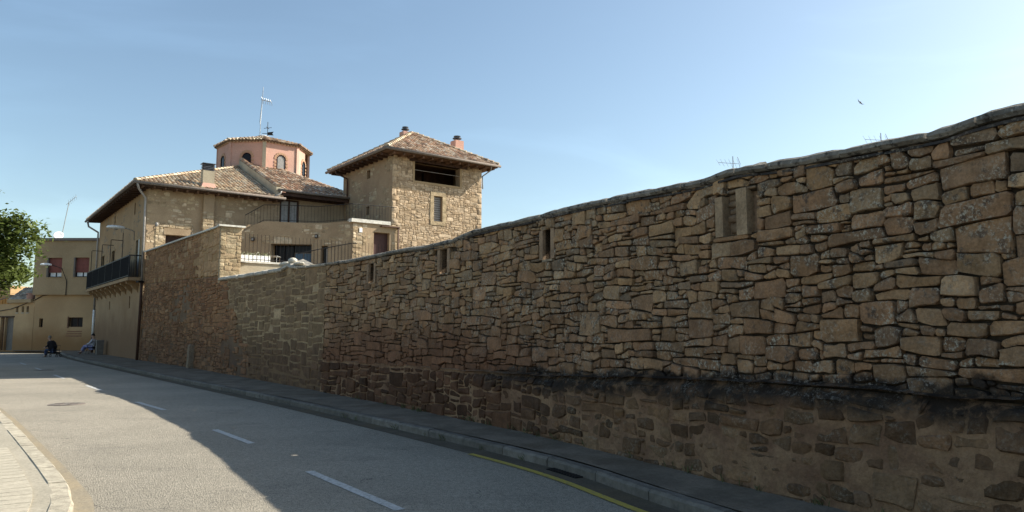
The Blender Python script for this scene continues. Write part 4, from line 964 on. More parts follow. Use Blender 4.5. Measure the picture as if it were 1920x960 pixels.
for i, q in enumerate((ET, ET+d2*LW, ET+d1*LD, ET+d2*LW+d1*LD)): ridge(P3(q, ez+.04), P3(ap, apz+.02), tw, 30+i, TC, .13)
MB().prism([tuple(p) for p in (ET+d1*.03+d2*.03, ET+d2*(LW-.03)+d1*.03, ET+d2*(LW-.03)+d1*(LD-.03), ET+d1*(LD-.03)+d2*.03)], 11.215, 11.26).build('soffit', M['woodbeam'], tw)
MB().tube([P3(ET-d2*.1-d1*.07, ez-.04), P3(ET+d2*(LW+.1)-d1*.07, ez-.05)], .08, 8).build('gutter', M['gutter'], tw, True)
MB().tube([P3(ET-d2*.07-d1*.1, ez-.04), P3(ET+d1*(LD+.1)-d2*.07, ez-.06)], .08, 8).build('gutter', M['gutter'], tw, True)
for i in range(12):
    p = ET+d2*(.5+i*.6); MB().bar(P3(p+d1*.06, 11.15), P3(p+d1*.75, 11.16), .11, .12).build('rafter', M['woodbeam'], tw)
for i in range(12):
    p = ET+d1*(.7+i*.6); MB().bar(P3(p+d2*.06, 11.15), P3(p+d2*.75, 11.16), .11, .12).build('rafter', M['wood'], tw)
p0 = ET+d1*(LD-1.2)
MB().tube([P3(p0, 11.25), P3(p0+d2*.05, 11.05), P3(T+d1*(TD-.75)-d2*.1, 10.75), P3(T+d1*(TD-.8)-d2*.1, 10.5), P3(T+d1*(TD-.8)-d2*.1, 9.45)], .05, 7).build('downpipe', M['rust'], tw, True)
MB().tube([P3(ET+d2*(LW-.5)-d1*.0, 11.3), P3(ET+d2*(LW-.45)+d1*.15, 11.05), P3(T+d2*(TW+.05)-d1*.0, 10.75), P3(T+d2*(TW+.08), 10.)], .04, 7).build('downpipe', M['pipe'], tw, True)
def stack(p, z0, z1, w_, parent):
    c0 = MB(); c0.hexa([P3(p+d1*y+d2*x, z) for z in (z0, z1) for x, y in ((-w_,-w_),(w_,-w_),(w_,w_),(-w_,w_))]); c = c0.build('chimney', M['pink'], parent)
    MB().lathe([(w_*.45,z1),(w_*.45,z1+.14),(w_*.95,z1+.15),(w_*.95,z1+.19),(w_*.6,z1+.20),(w_*.75,z1+.32),(w_*.3,z1+.34)], p.x, p.y, 12).build('cowl', M['cowl'], c)
stack(ap+d1*.35-d2*.28, 12.9, 13.66, .26, tw)
stack(T+d2*5.75+d1*2.4, 11.2, 13.35, .30, tw)

# ------------------------------------------------------------------ lower wing with the terrace, garden
blk = thing('terrace_wing', 'low stone wing with railed roof terrace in front of the stone house and tower', 'building', (-8.11, 36.9, 4.2))
Cc = Vector((-8.11, 36.9)); FX = planeF(Cc, Vector((1, 0)), Vector((0, -1))); FB = planeF(Cc, d2, -d1)
bh = [(-4.17,-2.17,4.3,6.0),(-1.66,-1.34,4.6,5.94),(-6.1,-5.72,4.4,6.2)]
btop = interp([(-7.2,5.6),(-6.4,6.0),(-5.82,6.46),(-5.08,6.98),(-4.5,7.16),(-3.2,7.12),(-1.7,7.10),(0,7.2)])
cv = lambda s, z: -.35*math.exp(-((s+1.9)/1.6)**2)+.006*nz(s*3, z*3)
sheet(FX, -7.2, 0, 4.2, btop, cv, .2, .2, bh, rev=-.75).build('wall', M['ochre'], blk, True)
masonry(FX, -7.1, 0, 6.0, lambda s: btop(s)-.05, blk, .36, .2, 61, M['stone3'], OC, bh, .03, (-.004,.012), .8, (1.2,.0), lim=60, off=cv)
sheet(FB, 0, 2.6, 4.2, 7.12, lambda s, z: 0, .3, .3, [(1.18,2.1,4.3,6.7)], rev=-.3).build('wall', M['ochre'], blk, True)
masonry(FB, .02, 2.55, 4.6, 7.05, blk, .36, .2, 62, M['stone3'], OC, [(1.05,2.25,4.2,6.95)], .02, (.0,.022), .9, (1.5,-.2), lim=80)
MB().fbox(FB, 1.18, 2.1, 4.3, 6.68, -.28, -.24).build('door', simple('plum_door', (.075,.035,.032), .6), blk)
MB().fbox(FB, .35, .52, 6.62, 6.84, .01, .03).build('wall_plate', M['whitep'], blk)
MB().fbox(FB, -.12, 2.1, 7.12, 7.3, -.4, .10).build('coping', M['white2'], blk)
MB().fbox(FB, 1.55, 2.62, 7.0, 7.06, -.1, .16).build('canopy', M['rust'], blk)
MB().tube([FB(2.55,7.0,.1), FB(2.55,4.3,.1)], .045, 7).build('downpipe', M['rust'], blk, True)
Q = Cc+d2*2.6
MB().prism([tuple(p) for p in (Cc+Vector((0,.4)), Vector((Cc.x-3,Cc.y+.8)), Vector((Cc.x-5.2,Cc.y+.4)), Vector((-14.2,41.2)), Vector((-8.5,45.4)), Q-Vector((.2,-.3)))][::-1], 6.9, 7.04).build('terrace_floor', M['pave2'], blk)
gd_ = window(FX, -4.15, -3.13, 4.3, 5.98, blk, -.7, M['black'], M['glassd'], 1, .05, 'glass_door')
window(FX, -3.12, -2.19, 4.3, 5.6, blk, -.68, M['frame'], M['glassb'], 1, .04, 'glass_door')
MB().fbox(FX, -3.12, -2.19, 5.6, 5.98, -.72, -.68).build('transom', M['glassd'], blk)
MB().fbox(FX, -1.64, -1.36, 4.6, 5.92, -.7, -.66).build('narrow_window', M['glassd'], blk)
MB().fbox(FX, -1.45, -1.39, 4.6, 5.8, -.6, -.5).build('window_edge', M['glassg'], blk)
MB().fbox(FX, -6.08, -5.74, 4.4, 6.18, -.3, -.2).build('side_door', M['wood'], blk)
for s, z in ((-1.93,6.42),(-5.06,6.22)):
    y0 = cv(s, z); m_ = MB(); m_.fbox(FX, s-.07, s+.07, z-.09, z+.09, y0-.05, y0+.12); l_ = m_.build('wall_light', M['iron'], blk)
    MB().fbox(FX, s-.045, s+.045, z-.06, z+.06, y0+.11, y0+.135).build('lens', M['glassg'], l_)
def railing(pts, h, gapx, name, label, parent=None, top=True, mat=None, mid=True):
    rt = thing(name, label, 'railing', pts[0]); mat = mat or M['iron']; R_ = MB()
    if top: R_.tube([Vector(p)+Vector((0,0,h)) for p in pts], .02, 5)
    if mid: R_.tube([Vector(p)+Vector((0,0,.07)) for p in pts], .012, 4)
    if R_.v: R_.build('rail', mat, rt)
    n = 0
    for a, b in zip(pts, pts[1:]):
        a, b = Vector(a), Vector(b); k = max(1, int((b-a).length/gapx))
        for i in range(k):
            p = a.lerp(b, i/k); m_ = MB(); m_.tube([p, p+Vector((0,0,h+(0.0 if top else .0)))], .009, 4); m_.build('bar', mat, rt); n += 1
    return rt
zt_ = 7.2
tr = [(-8.11-5.55,36.9+.1,6.62),(-8.11-4.6,37.0,7.16),(-8.11-3.75,37.05,7.16),(-8.11-1.9,37.3,7.12),(-8.11-.05,37.0,7.22),(*(Cc+d2*2.55+d1*.12),7.28)]
railing(tr, .86, .16, 'terrace_railing', 'thin black iron railing along the upper terrace below the roof')
# garden level, retaining wall and its fence
F0 = Vector((-10.85, 27.75)); FFn = planeF(F0, d2, -d1)
gr = MB(); gr.prism([tuple(p) for p in (F0+d1*.1, F0+d2*7.5+d1*.1, Vector((6,33)), Vector((6,60)), Vector((-30,60)), Vector((-19,37.9)), Vector((*WF(40,0,-.7)[:2],)), Vector((*WF(31,0,-.75)[:2],)))], 4.0, 4.22); gr.build('garden_ground', M['earth'], kind='structure')
rw = thing('retaining_wall', 'cream retaining wall with white capping below the garden fence', 'wall', (F0.x, F0.y, 0))
MB().fbox(FFn, .0, 8.5, 0, 4.22, -.3, 0).build('wall', M['cream'], rw)
MB().fbox(FFn, .0, 8.5, 4.22, 4.29, -.34, .05).build('capping', M['white2'], rw)
fn = [(*(F0+d2*(.05+.145*0)+d1*.1), 4.3), (*(F0+d2*8.4+d1*.1), 4.3)]
railing(fn, 1.07, .152, 'garden_fence', 'row of slender upright iron bars above the white capped garden wall', top=False)
sr = [(*(F0+d2*3.3+d1*1.3), 3.9),(*(F0+d2*5.4+d1*1.3), 4.45),(*(F0+d2*5.6+d1*1.3), 4.45)]
railing([(-9.15,31.0,4.02),(-8.1,31.4,4.3),(-7.05,31.8,4.56),(-6.8,31.9,4.56)], .85, .13, 'stair_railing', 'sloping black iron handrail behind the lumpy wall coping')
# white planters and garden chair
PF = planeF(F0+d1*.35, d2, -d1)
pl_ = thing('planter', 'white window-box planter with pale plants behind the garden fence bars', 'planter', (F0.x, F0.y, 4.22))
MB().fbox(PF, .1, 1.75, 4.22, 4.56, -.3, 0).build('box', M['whitep'], pl_)
m_ = MB(); r_ = random.Random(3)
for i in range(500):
    s = r_.uniform(.1,1.75); z = 4.55+abs(r_.gauss(0,.07)); d = r_.uniform(-.3,0); p = Vector(PF(s,z,d)); u_ = Vector((r_.uniform(-1,1),r_.uniform(-1,1),r_.uniform(-.3,1))).normalized()*.03; v_ = Vector((r_.uniform(-1,1),r_.uniform(-1,1),r_.uniform(-1,1))).normalized()*.02
    k = r_.uniform(.7,1.2); m_.add([p-u_,p+v_,p+u_,p-v_], [(0,1,2,3)], (.16*k,.19*k,.08*k,0) if r_.random() < .6 else (.5*k,.5*k,.42*k,0))
m_.build('foliage', M['tint'], pl_, False, kind='stuff')
cs = F0+d2*2.05+d1*1.2; tb_ = thing('garden_table', 'small grey metal garden table in front of the dark glass door', 'table', (cs.x, cs.y, 4.22))
MB().prism([tuple(cs+Vector(q)) for q in ((-.35,-.25),(.35,-.25),(.35,.25),(-.35,.25))], 4.62, 4.65).build('table_top', M['metal'], tb_)
for q in ((-.32,-.22),(.32,-.22),(.32,.22),(-.32,.22)): MB().tube([P3(cs+Vector(q), 4.2), P3(cs+Vector(q), 4.62)], .014, 5).build('leg', M['metal'], tb_)

# ------------------------------------------------------------------ far building closing the street
fb = thing('far_building', 'beige flat-roofed building with two red roller shutters closing the street', 'building', (-36.2, 55.5, 0))
G = Vector((-36.2, 55.5)); GF = planeF(G, Vector((1,0)), Vector((0,-1)))
zU = 4.42
uh = [(.95,2.10,5.62,7.10),(2.98,4.15,5.64,7.12)]; lh = [(.42,.70,1.86,2.52),(2.62,3.72,1.88,2.60)]
sheet(GF, 0, 10, 0, zU, lambda s, z: .006*nz(s, z), .4, .4, lh, rev=-.3).build('wall', M['far'], fb, True)
sheet(planeF(G-Vector((.0,.35)), Vector((1,0)), Vector((0,-1))), 0, 10, zU, 8.4, lambda s, z: 0, .5, .5, uh, rev=-.3).build('upper_wall', M['far2'], fb)
m_ = MB(); m_.box(-36.2, -26.2, 55.15, 55.6, zU-.12, zU-.002); m_.build('slab_edge', M['far2'], fb)
m_ = MB(); m_.box(-36.45, -26, 54.98, 55.55, 8.4, 8.6); m_.build('parapet_cap', M['gutter'], fb)
m_ = MB(); m_.box(-36.2, -26.2, 55.9, 66, 0, 8.35); m_.build('body', M['far2'], fb)
m_ = MB(); m_.hexa([(-36.2,55.15,zU),(-36.19,55.15,zU),(-36.19,66,zU),(-36.2,66,zU),(-36.2,55.15,8.4),(-36.19,55.15,8.4),(-36.19,66,8.4),(-36.2,66,8.4)]); m_.build('side_wall', M['far2'], fb)
UF = planeF(G-Vector((0,.35)), Vector((1,0)), Vector((0,-1)))
for i, (a, b, c, d) in enumerate(uh):
    w_ = window(UF, a+.10, b, c, d, fb, -.25, M['black'], M['whitep'], 1, .07, 'window')
    MB().fbox(UF, a+.10, b, c+.36, d, -.215, -.19).build('roller_shutter', M['redsh'], w_)
    for q in range(10): MB().fbox(UF, a+.10, b, c+.38+q*.11, c+.455+q*.11, -.19, -.18).build('slat', M['redsh'], w_)
    MB().fbox(UF, a-.03, b+.03, c-.05, c, -.2, .05).build('sill', M['far2'], fb)
    MB().fbox(UF, a, a+.10, c, d, -.29, .0).build('reveal', M['frame'], fb)
MB().fbox(GF, .42, .70, 1.86, 2.52, -.29, -.26).build('slit_window', M['glassd'], fb)
window(GF, 2.74, 3.72, 1.88, 2.60, fb, -.22, M['wood'], M['glassd'], 1, .06, 'window')
MB().fbox(GF, 2.58, 2.66, 1.8, 2.66, -.1, .03).build('window_trim', M['woodbeam'], fb)
for i in range(3): MB().fbox(GF, 2.5+.05*i, 3.7, 1.16+i*.17, 1.24+i*.17, -.01, .018).build('brick_course', simple('exposed_brick', (.26,.14,.085), .9), fb)
MB().tube([GF(-.0,3.9,.04), GF(.6,4.25,.04), GF(1.3,4.36,.05), GF(9,4.36,.05)], .03, 5).build('cable', M['iron'], fb)
# left neighbour with the small tiled roof
nb = thing('low_house', 'low old beige house with wooden door at the far left end of the street', 'house', (-36.3, 55.8, 0))
Hd = Vector((-.945, .327)).normalized(); HF = planeF(Vector((-36.22, 55.5)), Hd, Vector((-.327,-.945)))
hh_ = [(2.05,2.95,0.1,2.62),(3.02,3.42,.1,2.62)]+[(a,a+.24,3.0,3.45) for a in (.55,1.05,1.65)]
sheet(HF, 0, 9.5, 0, interp([(0,4.0),(2.2,3.7),(9.5,3.3)]), lambda s, z: .008*nz(s, z), .4, .4, hh_, rev=-.25).build('wall', M['far'], nb, True)
m_ = MB(); m_.fbox(HF, 0, 9.5, 0, 3.3, -6, -.6); m_.build('body', M['far'], nb)
for a, b, c, d in hh_[:2]: MB().fbox(HF, a, b, c, d, -.22, -.18).build('door', M['frame'] if a < 2.5 else M['woodbeam'], nb)
MB().fbox(HF, 1.98, 3.5, 2.62, 2.72, -.1, .04).build('door_lintel', M['wood'], nb)
for a, b, c, d in hh_[2:]: 
    MB().fbox(HF, a, b, c, d, -.22, -.18).build('small_window', M['glassd'], nb); MB().fbox(HF, a-.03, b+.03, c-.1, c-.02, -.05, .03).build('sill', M['cream'], nb)
MB().tube([HF(0,3.92,.05), HF(1.2,3.55,.05), HF(2.4,3.25,.05), HF(5,2.95,.05)], .03, 5).build('cable', M['iron'], nb)
m_ = MB(); m_.fbox(HF, .1, 2.6, 3.72, 3.98, -1.2, .25); m_.build('terrace_edge', M['far2'], nb)
# tiled lean-to roof above
tp = Vector(HF(3.45, 3.95, -.4)); e_ = -Vector((*Hd, 0)); n2 = Vector((.327,.945,0))
tile_slope(tp, e_, (n2+Vector((0,0,.75))), [(0,0),(2.6,0),(2.6,1.75),(.0,1.75)], nb, 91, [(.48,.42,.34),(.36,.30,.24),(.55,.49,.40)], .30, .38)
m_ = MB(); m_.fbox(HF, 1.1, 3.4, 4.0, 5.0, -2.4, -2.2); m_.fbox(HF, 3.35, 3.4, 3.9, 4.4, -2.2, -.5); m_.build('gable', M['far'], nb)
MB().tube([HF(3.7,4.0,.0), HF(2.0,4.2,.25), HF(.4,4.35,.3)], .04, 5).build('gutter', M['gutter'], nb, True)
pt_ = HF(.75, 3.98, -.2); tpt = thing('plant_tub', 'orange and white round tub standing on the edge of the low house', 'tub', pt_)
MB().lathe([(.22,3.98),(.27,4.4),(.29,4.42),(.27,4.46),(.20,4.46)], pt_[0], pt_[1], 14).build('tub', M['pink'], tpt)
MB().lathe([(.1,4.0),(.1,4.85),(.03,4.9)], pt_[0]+.5, pt_[1], 8).build('post', M['whitep'], tpt)
ob = thing('narrow_house', 'narrow pale house with orange shutter beyond the low house at far left', 'house', (-43, 60, 0))
m_ = MB(); m_.box(-46.5, -41.2, 60, 66, 0, 5.3); m_.build('wall', M['far'], ob)
m_ = MB(); m_.box(-41.9, -41.25, 59.9, 59.99, 2.7, 4.3); m_.build('shutter', simple('orange_shutter', (.45,.21,.05), .6), ob)
for i in range(3): MB().box(-41.85+i*.21, -41.7+i*.21, 59.86, 59.9, 2.75, 4.25).build('slat', simple('orange_slat', (.5,.25,.07), .6), ob)
# wall lamps
def street_lamp(label, base, head_dir, L, drop, vertical, h_len):
    o_ = Vector(base); h_ = Vector(head_dir).normalized(); rt = thing('street_lamp', label, 'street lamp', o_, 'street lamps on brackets')
    pts = [o_+Vector((0,0,-drop)), o_+Vector((0,0,-.05)), o_+h_*.12+Vector((0,0,.04)), o_+h_*L+Vector((0,0,.12))] if not vertical else [o_+Vector((0,0,-drop)), o_, o_+h_*L*.35+Vector((0,0,vertical*.8)), o_+h_*L+Vector((0,0,vertical))]
    MB().tube(pts, .028, 7).build('arm', M['iron'] if vertical else M['pipe'], rt, True)
    c = pts[-1]+h_*h_len*.5; sd_ = h_.cross(Vector((0,0,1))).normalized(); v = []; n = 12
    for j, (t, wd, up_) in enumerate(((-.5,.05,.04),(-.42,.09,.07),(-.15,.15,.10),(.2,.16,.10),(.42,.11,.07),(.5,.03,.02))):
        for i in range(n):
            a = 2*math.pi*i/n; v.append(c+h_*t*h_len+sd_*wd*1.25*math.cos(a)+Vector((0,0,up_*1.3*math.sin(a)*(1 if math.sin(a) > 0 else .55)+(-t*.0))))
    MB().add(v, [(j*n+i, j*n+(i+1)%n, (j+1)*n+(i+1)%n, (j+1)*n+i) for j in range(5) for i in range(n)]+[tuple(range(n-1,-1,-1)), tuple(range(5*n,6*n))]).build('lamp_head', M['whitep'], rt, True)
    MB().lathe([(.02,c.z-.14),(.10,c.z-.10),(.11,c.z-.04)], c.x, c.y, 12).build('lens', M['glassg'], rt, True)
street_lamp('white street lamp head on a short arm fixed high on the stone house', FS(3.0,7.05,.02), (-d2.x,-d2.y,0), .45, .5, 0, .92)
street_lamp('white street lamp on a curved bracket between the two red shutters', (-33.65,55.1,5.35), (-.85,-.5,0), 1.0, 1.1, 1.15, .75)
wl2 = FF(.42, 6.95, .12); wl_ = thing('wall_lantern', 'small scrolled wall lantern beside the garage lintel', 'wall lamp', wl2)
MB().tube([FF(.42,6.85,.0), FF(.35,6.80,.15), FF(.3,6.95,.2), FF(.42,7.05,.22)], .02, 5).build('bracket', M['iron'], wl_, True); p = FF(.45,7.08,.22)
MB().lathe([(.04,p[2]-.1),(.09,p[2]),(.07,p[2]+.08),(.02,p[2]+.12)], p[0], p[1], 8).build('lantern', M['glassg'], wl_, True)

# ------------------------------------------------------------------ aerials, bird
def aerial(x, y, z, label, n=6, tilt=.25):
    rt = thing('tv_aerial', label, 'antenna', (x, y, 4.2), 'television aerials showing over the wall')
    MB().tube([(x,y,4.2),(x,y,z+.15)], .017, 5).build('mast', M['frame'], rt)
    b0_ = Vector((x+.25,y,z-.18)); b1_ = Vector((x-.55,y+.3,z-.1+tilt*.2)); MB().tube([b0_, b1_], .009, 4).build('boom', M['frame'], rt)
    for i in range(n):
        p = b0_.lerp(b1_, i/(n-1)); k = .42-.03*i; MB().tube([p+Vector((-.09,-.02,k*.5)), p+Vector((.09,.02,-k*.5))], .006, 4).build('element', M['frame'], rt)
    MB().tube([b0_+Vector((-.05,0,.30)), b0_+Vector((.06,0,0)), b0_+Vector((-.02,0,-.3))], .012, 4).build('reflector', M['frame'], rt)
aerial(9.55, 31, 8.95, 'slim television aerial showing above the wall beside its dark coping stone')
aerial(16.0, 31, 9.98, 'low television aerial just peeping over the right part of the wall', 5)
aa = thing('tv_aerial', 'tall thin television aerial on the flat roof of the beige building', 'antenna', (-35.4, 57, 8.4))
MB().tube([(-35.5,57,8.4),(-35.0,57,11.7)], .03, 5).build('mast', M['metal'], aa); MB().tube([(-35.2,57,11.5),(-34.2,56.6,12.1)], .02, 4).build('boom', M['metal'], aa)
for i in range(5): MB().tube([(-35.0+i*.18,56.9-i*.07,11.85+i*.1),(-34.95+i*.18,57.-i*.07,11.45+i*.1)], .012, 4).build('element', M['metal'], aa)
ds_ = thing('satellite_dish', 'white satellite dish on the roof edge of the beige building', 'satellite dish', (-35.3,56.4,8.5))
m_ = MB(); v = []; n = 16
dc = Vector((-35.3,56.4,8.95)); nd = Vector((.35,-.75,.5)).normalized(); ux = nd.cross(Vector((0,0,1))).normalized(); uy = ux.cross(nd)
for j in range(5):
    rr_ = .36*j/4+.001; 
    for i in range(n): v.append(dc+ux*rr_*math.cos(2*math.pi*i/n)+uy*rr_*math.sin(2*math.pi*i/n)+nd*(rr_*rr_*.5))
m_.add(v+[p-nd*.03 for p in v], [(j*n+i, j*n+(i+1)%n, (j+1)*n+(i+1)%n, (j+1)*n+i) for j in range(4) for i in range(n)]+[(5*n+(j+1)*n+i, 5*n+(j+1)*n+(i+1)%n, 5*n+j*n+(i+1)%n, 5*n+j*n+i) for j in range(4) for i in range(n)]+[(4*n+i,4*n+(i+1)%n,9*n+(i+1)%n,9*n+i) for i in range(n)]); m_.build('dish', M['whitep'], ds_, True)
MB().tube([dc, dc-Vector((0,0,.5))], .03, 6).build('bracket', M['metal'], ds_)
# swift in flight
bp = Vector((12.05, 24.6, 9.45)); bd = thing('bird', 'small dark bird gliding in the pale sky above the wall', 'bird', bp)
ax = Vector((.45,-.5,-.55)).normalized(); wx = Vector((.75,.1,-.62)).normalized(); fw_ = wx.cross(Vector((0,-1,0.3))).normalized()
m_ = MB(); L = [(-.06,.003),(-.035,.012),(.0,.016),(.035,.012),(.055,.006)]
m_.tube([bp+fw_*a for a, b in L], [b for a, b in L], 7)
for sgn in (-1, 1):
    q = [bp+fw_*.03, bp-fw_*.03, bp+wx*sgn*.07-fw_*.01, bp+wx*sgn*.15-fw_*.05, bp+wx*sgn*.08+fw_*.025]; q2 = [x+Vector((0,.008,.004)) for x in q]
    m_.add(q+q2, [(0,1,2,4),(2,3,4),(9,7,5),(9,7,6,5),(9,8,7),(0,4,9,5),(4,3,8,9),(1,2,7,6),(2,3,8,7)])
m_.build('body', M['frame'], bd)

# ------------------------------------------------------------------ tree
def leafmat():
    m = N('leaves', .55, .3); c, a = m.tint(); m.color(c)
    t = m.t.nodes.new('ShaderNodeBsdfTranslucent'); m.L(m.mulv(c, 1.5), t.inputs[0]); x = m.t.nodes.new('ShaderNodeMixShader'); x.inputs[0].default_value = .35
    m.L(m.b.outputs[0], x.inputs[1]); m.L(t.outputs[0], x.inputs[2]); m.L(x.outputs[0], m.out.inputs[0]); return m.m
tx, ty = -22.9, 28.2
tree = thing('street_tree', 'leafy green street tree at the left edge of the picture', 'tree', (tx, ty, GR))
m_ = MB(); m_.tube([(tx,ty,0),(tx+.03,ty,.8),(tx-.02,ty,1.9),(tx+.05,ty,2.6)], [.20,.15,.13,.12], 10)
rt_ = random.Random(12); tips = []
for i in range(13):
    an = i*2.4; el = rt_.uniform(.25,1.1); L = rt_.uniform(1.8,3.4); p = Vector((tx,ty,2.3+.05*i)); pts = [p]
    dirv = Vector((math.cos(an)*math.cos(el), math.sin(an)*math.cos(el), math.sin(el)))
    for k in range(5):
        p = p+dirv*L/5+Vector((rt_.gauss(0,.05),rt_.gauss(0,.05),.03)); pts.append(p); 
        if k > 1: tips.append(p)
    m_.tube(pts, [.07,.06,.045,.035,.022,.01], 6)
m_.build('trunk', simple('bark', (.11,.085,.06), .95, var=.3, bump=.02), tree, True)
m_ = MB(); cc0 = Vector((tx+.30, ty, 4.5)); clumps = []
while len(clumps) < 330:
    v = Vector((rt_.gauss(0,1), rt_.gauss(0,1), rt_.gauss(0,1))).normalized(); rr = rt_.uniform(.35,1)**.5
    k = .72+.5*abs(nz(v.x*1.6+4, v.y*1.6, v.z*1.9)*1.7)
    p = cc0+Vector((v.x*3.5, v.y*3.2, v.z*2.3))*rr*k
    if p.z < 2.15+.25*nz(p.x, p.y): continue
    clumps.append((p, rt_.uniform(.32,.62)))
for p, cr in clumps:
    kc = rt_.uniform(.7,1.25); 
    for i in range(230):
        v = Vector((rt_.gauss(0,1), rt_.gauss(0,1), rt_.gauss(0,.8)))*cr*.55; q = p+v; a = Vector((rt_.gauss(0,1),rt_.gauss(0,1),rt_.gauss(0,.5))).normalized(); b = a.cross(Vector((rt_.gauss(0,.4),rt_.gauss(0,.4),1))).normalized()
        s_ = rt_.uniform(.075,.125); k = kc*rt_.uniform(.75,1.3); m_.add([q-a*s_, q+b*s_*.55, q+a*s_, q-b*s_*.55], [(0,1,2,3)], (.115*k,.15*k,.038*k,0))
for i in range(26):   # twigs sticking out of the top
    x = rt_.uniform(-1.5,3.6); q = cc0+Vector((x, rt_.uniform(-2,1.), 2.35*math.sqrt(max(0,1-(x/4.1)**2))*.95)); t_ = Vector((rt_.uniform(-.2,.4),0,1)).normalized()
    for j in range(20):
        u_ = q+t_*j*.045+Vector((rt_.gauss(0,.04),rt_.gauss(0,.04),0)); a = Vector((rt_.gauss(0,1),rt_.gauss(0,1),.5)).normalized(); b = a.cross(Vector((0,.3,1))).normalized(); m_.add([u_-a*.06,u_+b*.03,u_+a*.06,u_-b*.03], [(0,1,2,3)], (.12,.15,.05,0))
m_.build('crown', leafmat(), tree, False)
# some houses' worth of hills on the horizon
hm = MB(); n = 60; v = []
for i in range(n+1):
    an = rad(60+i*2.2); r0 = 700; h = 26+14*nz(i*.17)+6*nz(i*.6); v += [(r0*math.cos(an), r0*math.sin(an), -1), ((r0+120)*math.cos(an), (r0+120)*math.sin(an), h)]
hm.add(v, [(2*i,2*i+2,2*i+3,2*i+1) for i in range(n)]); hm.build('hills', simple('hills', (.12,.13,.09), .95, scale=.02), kind='structure')

# ------------------------------------------------------------------ people
def skin(name, J, Eg, mat, parent, root=0, sub=2):
    off = Vector((0,0,0)); p = parent
    while p is not None: off = off+p.location; p = p.parent
    me = bpy.data.meshes.new('tmp'); me.from_pydata([Vector(j[0])-off for j in J], Eg, []); o = bpy.data.objects.new('tmp', me); col.objects.link(o)
    md = o.modifiers.new('s', 'SKIN'); md.use_smooth_shade = True
    for i, j in enumerate(J):
        r_ = j[1]; sv = me.skin_vertices[0].data[i]; sv.radius = (r_, r_) if not isinstance(r_, tuple) else r_; sv.use_root = (i == root)
    sb = o.modifiers.new('u', 'SUBSURF'); sb.levels = sub; sb.render_levels = sub
    bpy.context.view_layer.update(); dg = bpy.context.evaluated_depsgraph_get(); m2 = bpy.data.meshes.new_from_object(o.evaluated_get(dg)); m2.name = name
    bpy.data.objects.remove(o); m2.materials.clear(); m2.materials.append(mat)
    m2.polygons.foreach_set('use_smooth', [True]*len(m2.polygons))
    r = bpy.data.objects.new(name, m2); col.objects.link(r); r.parent = parent; return r
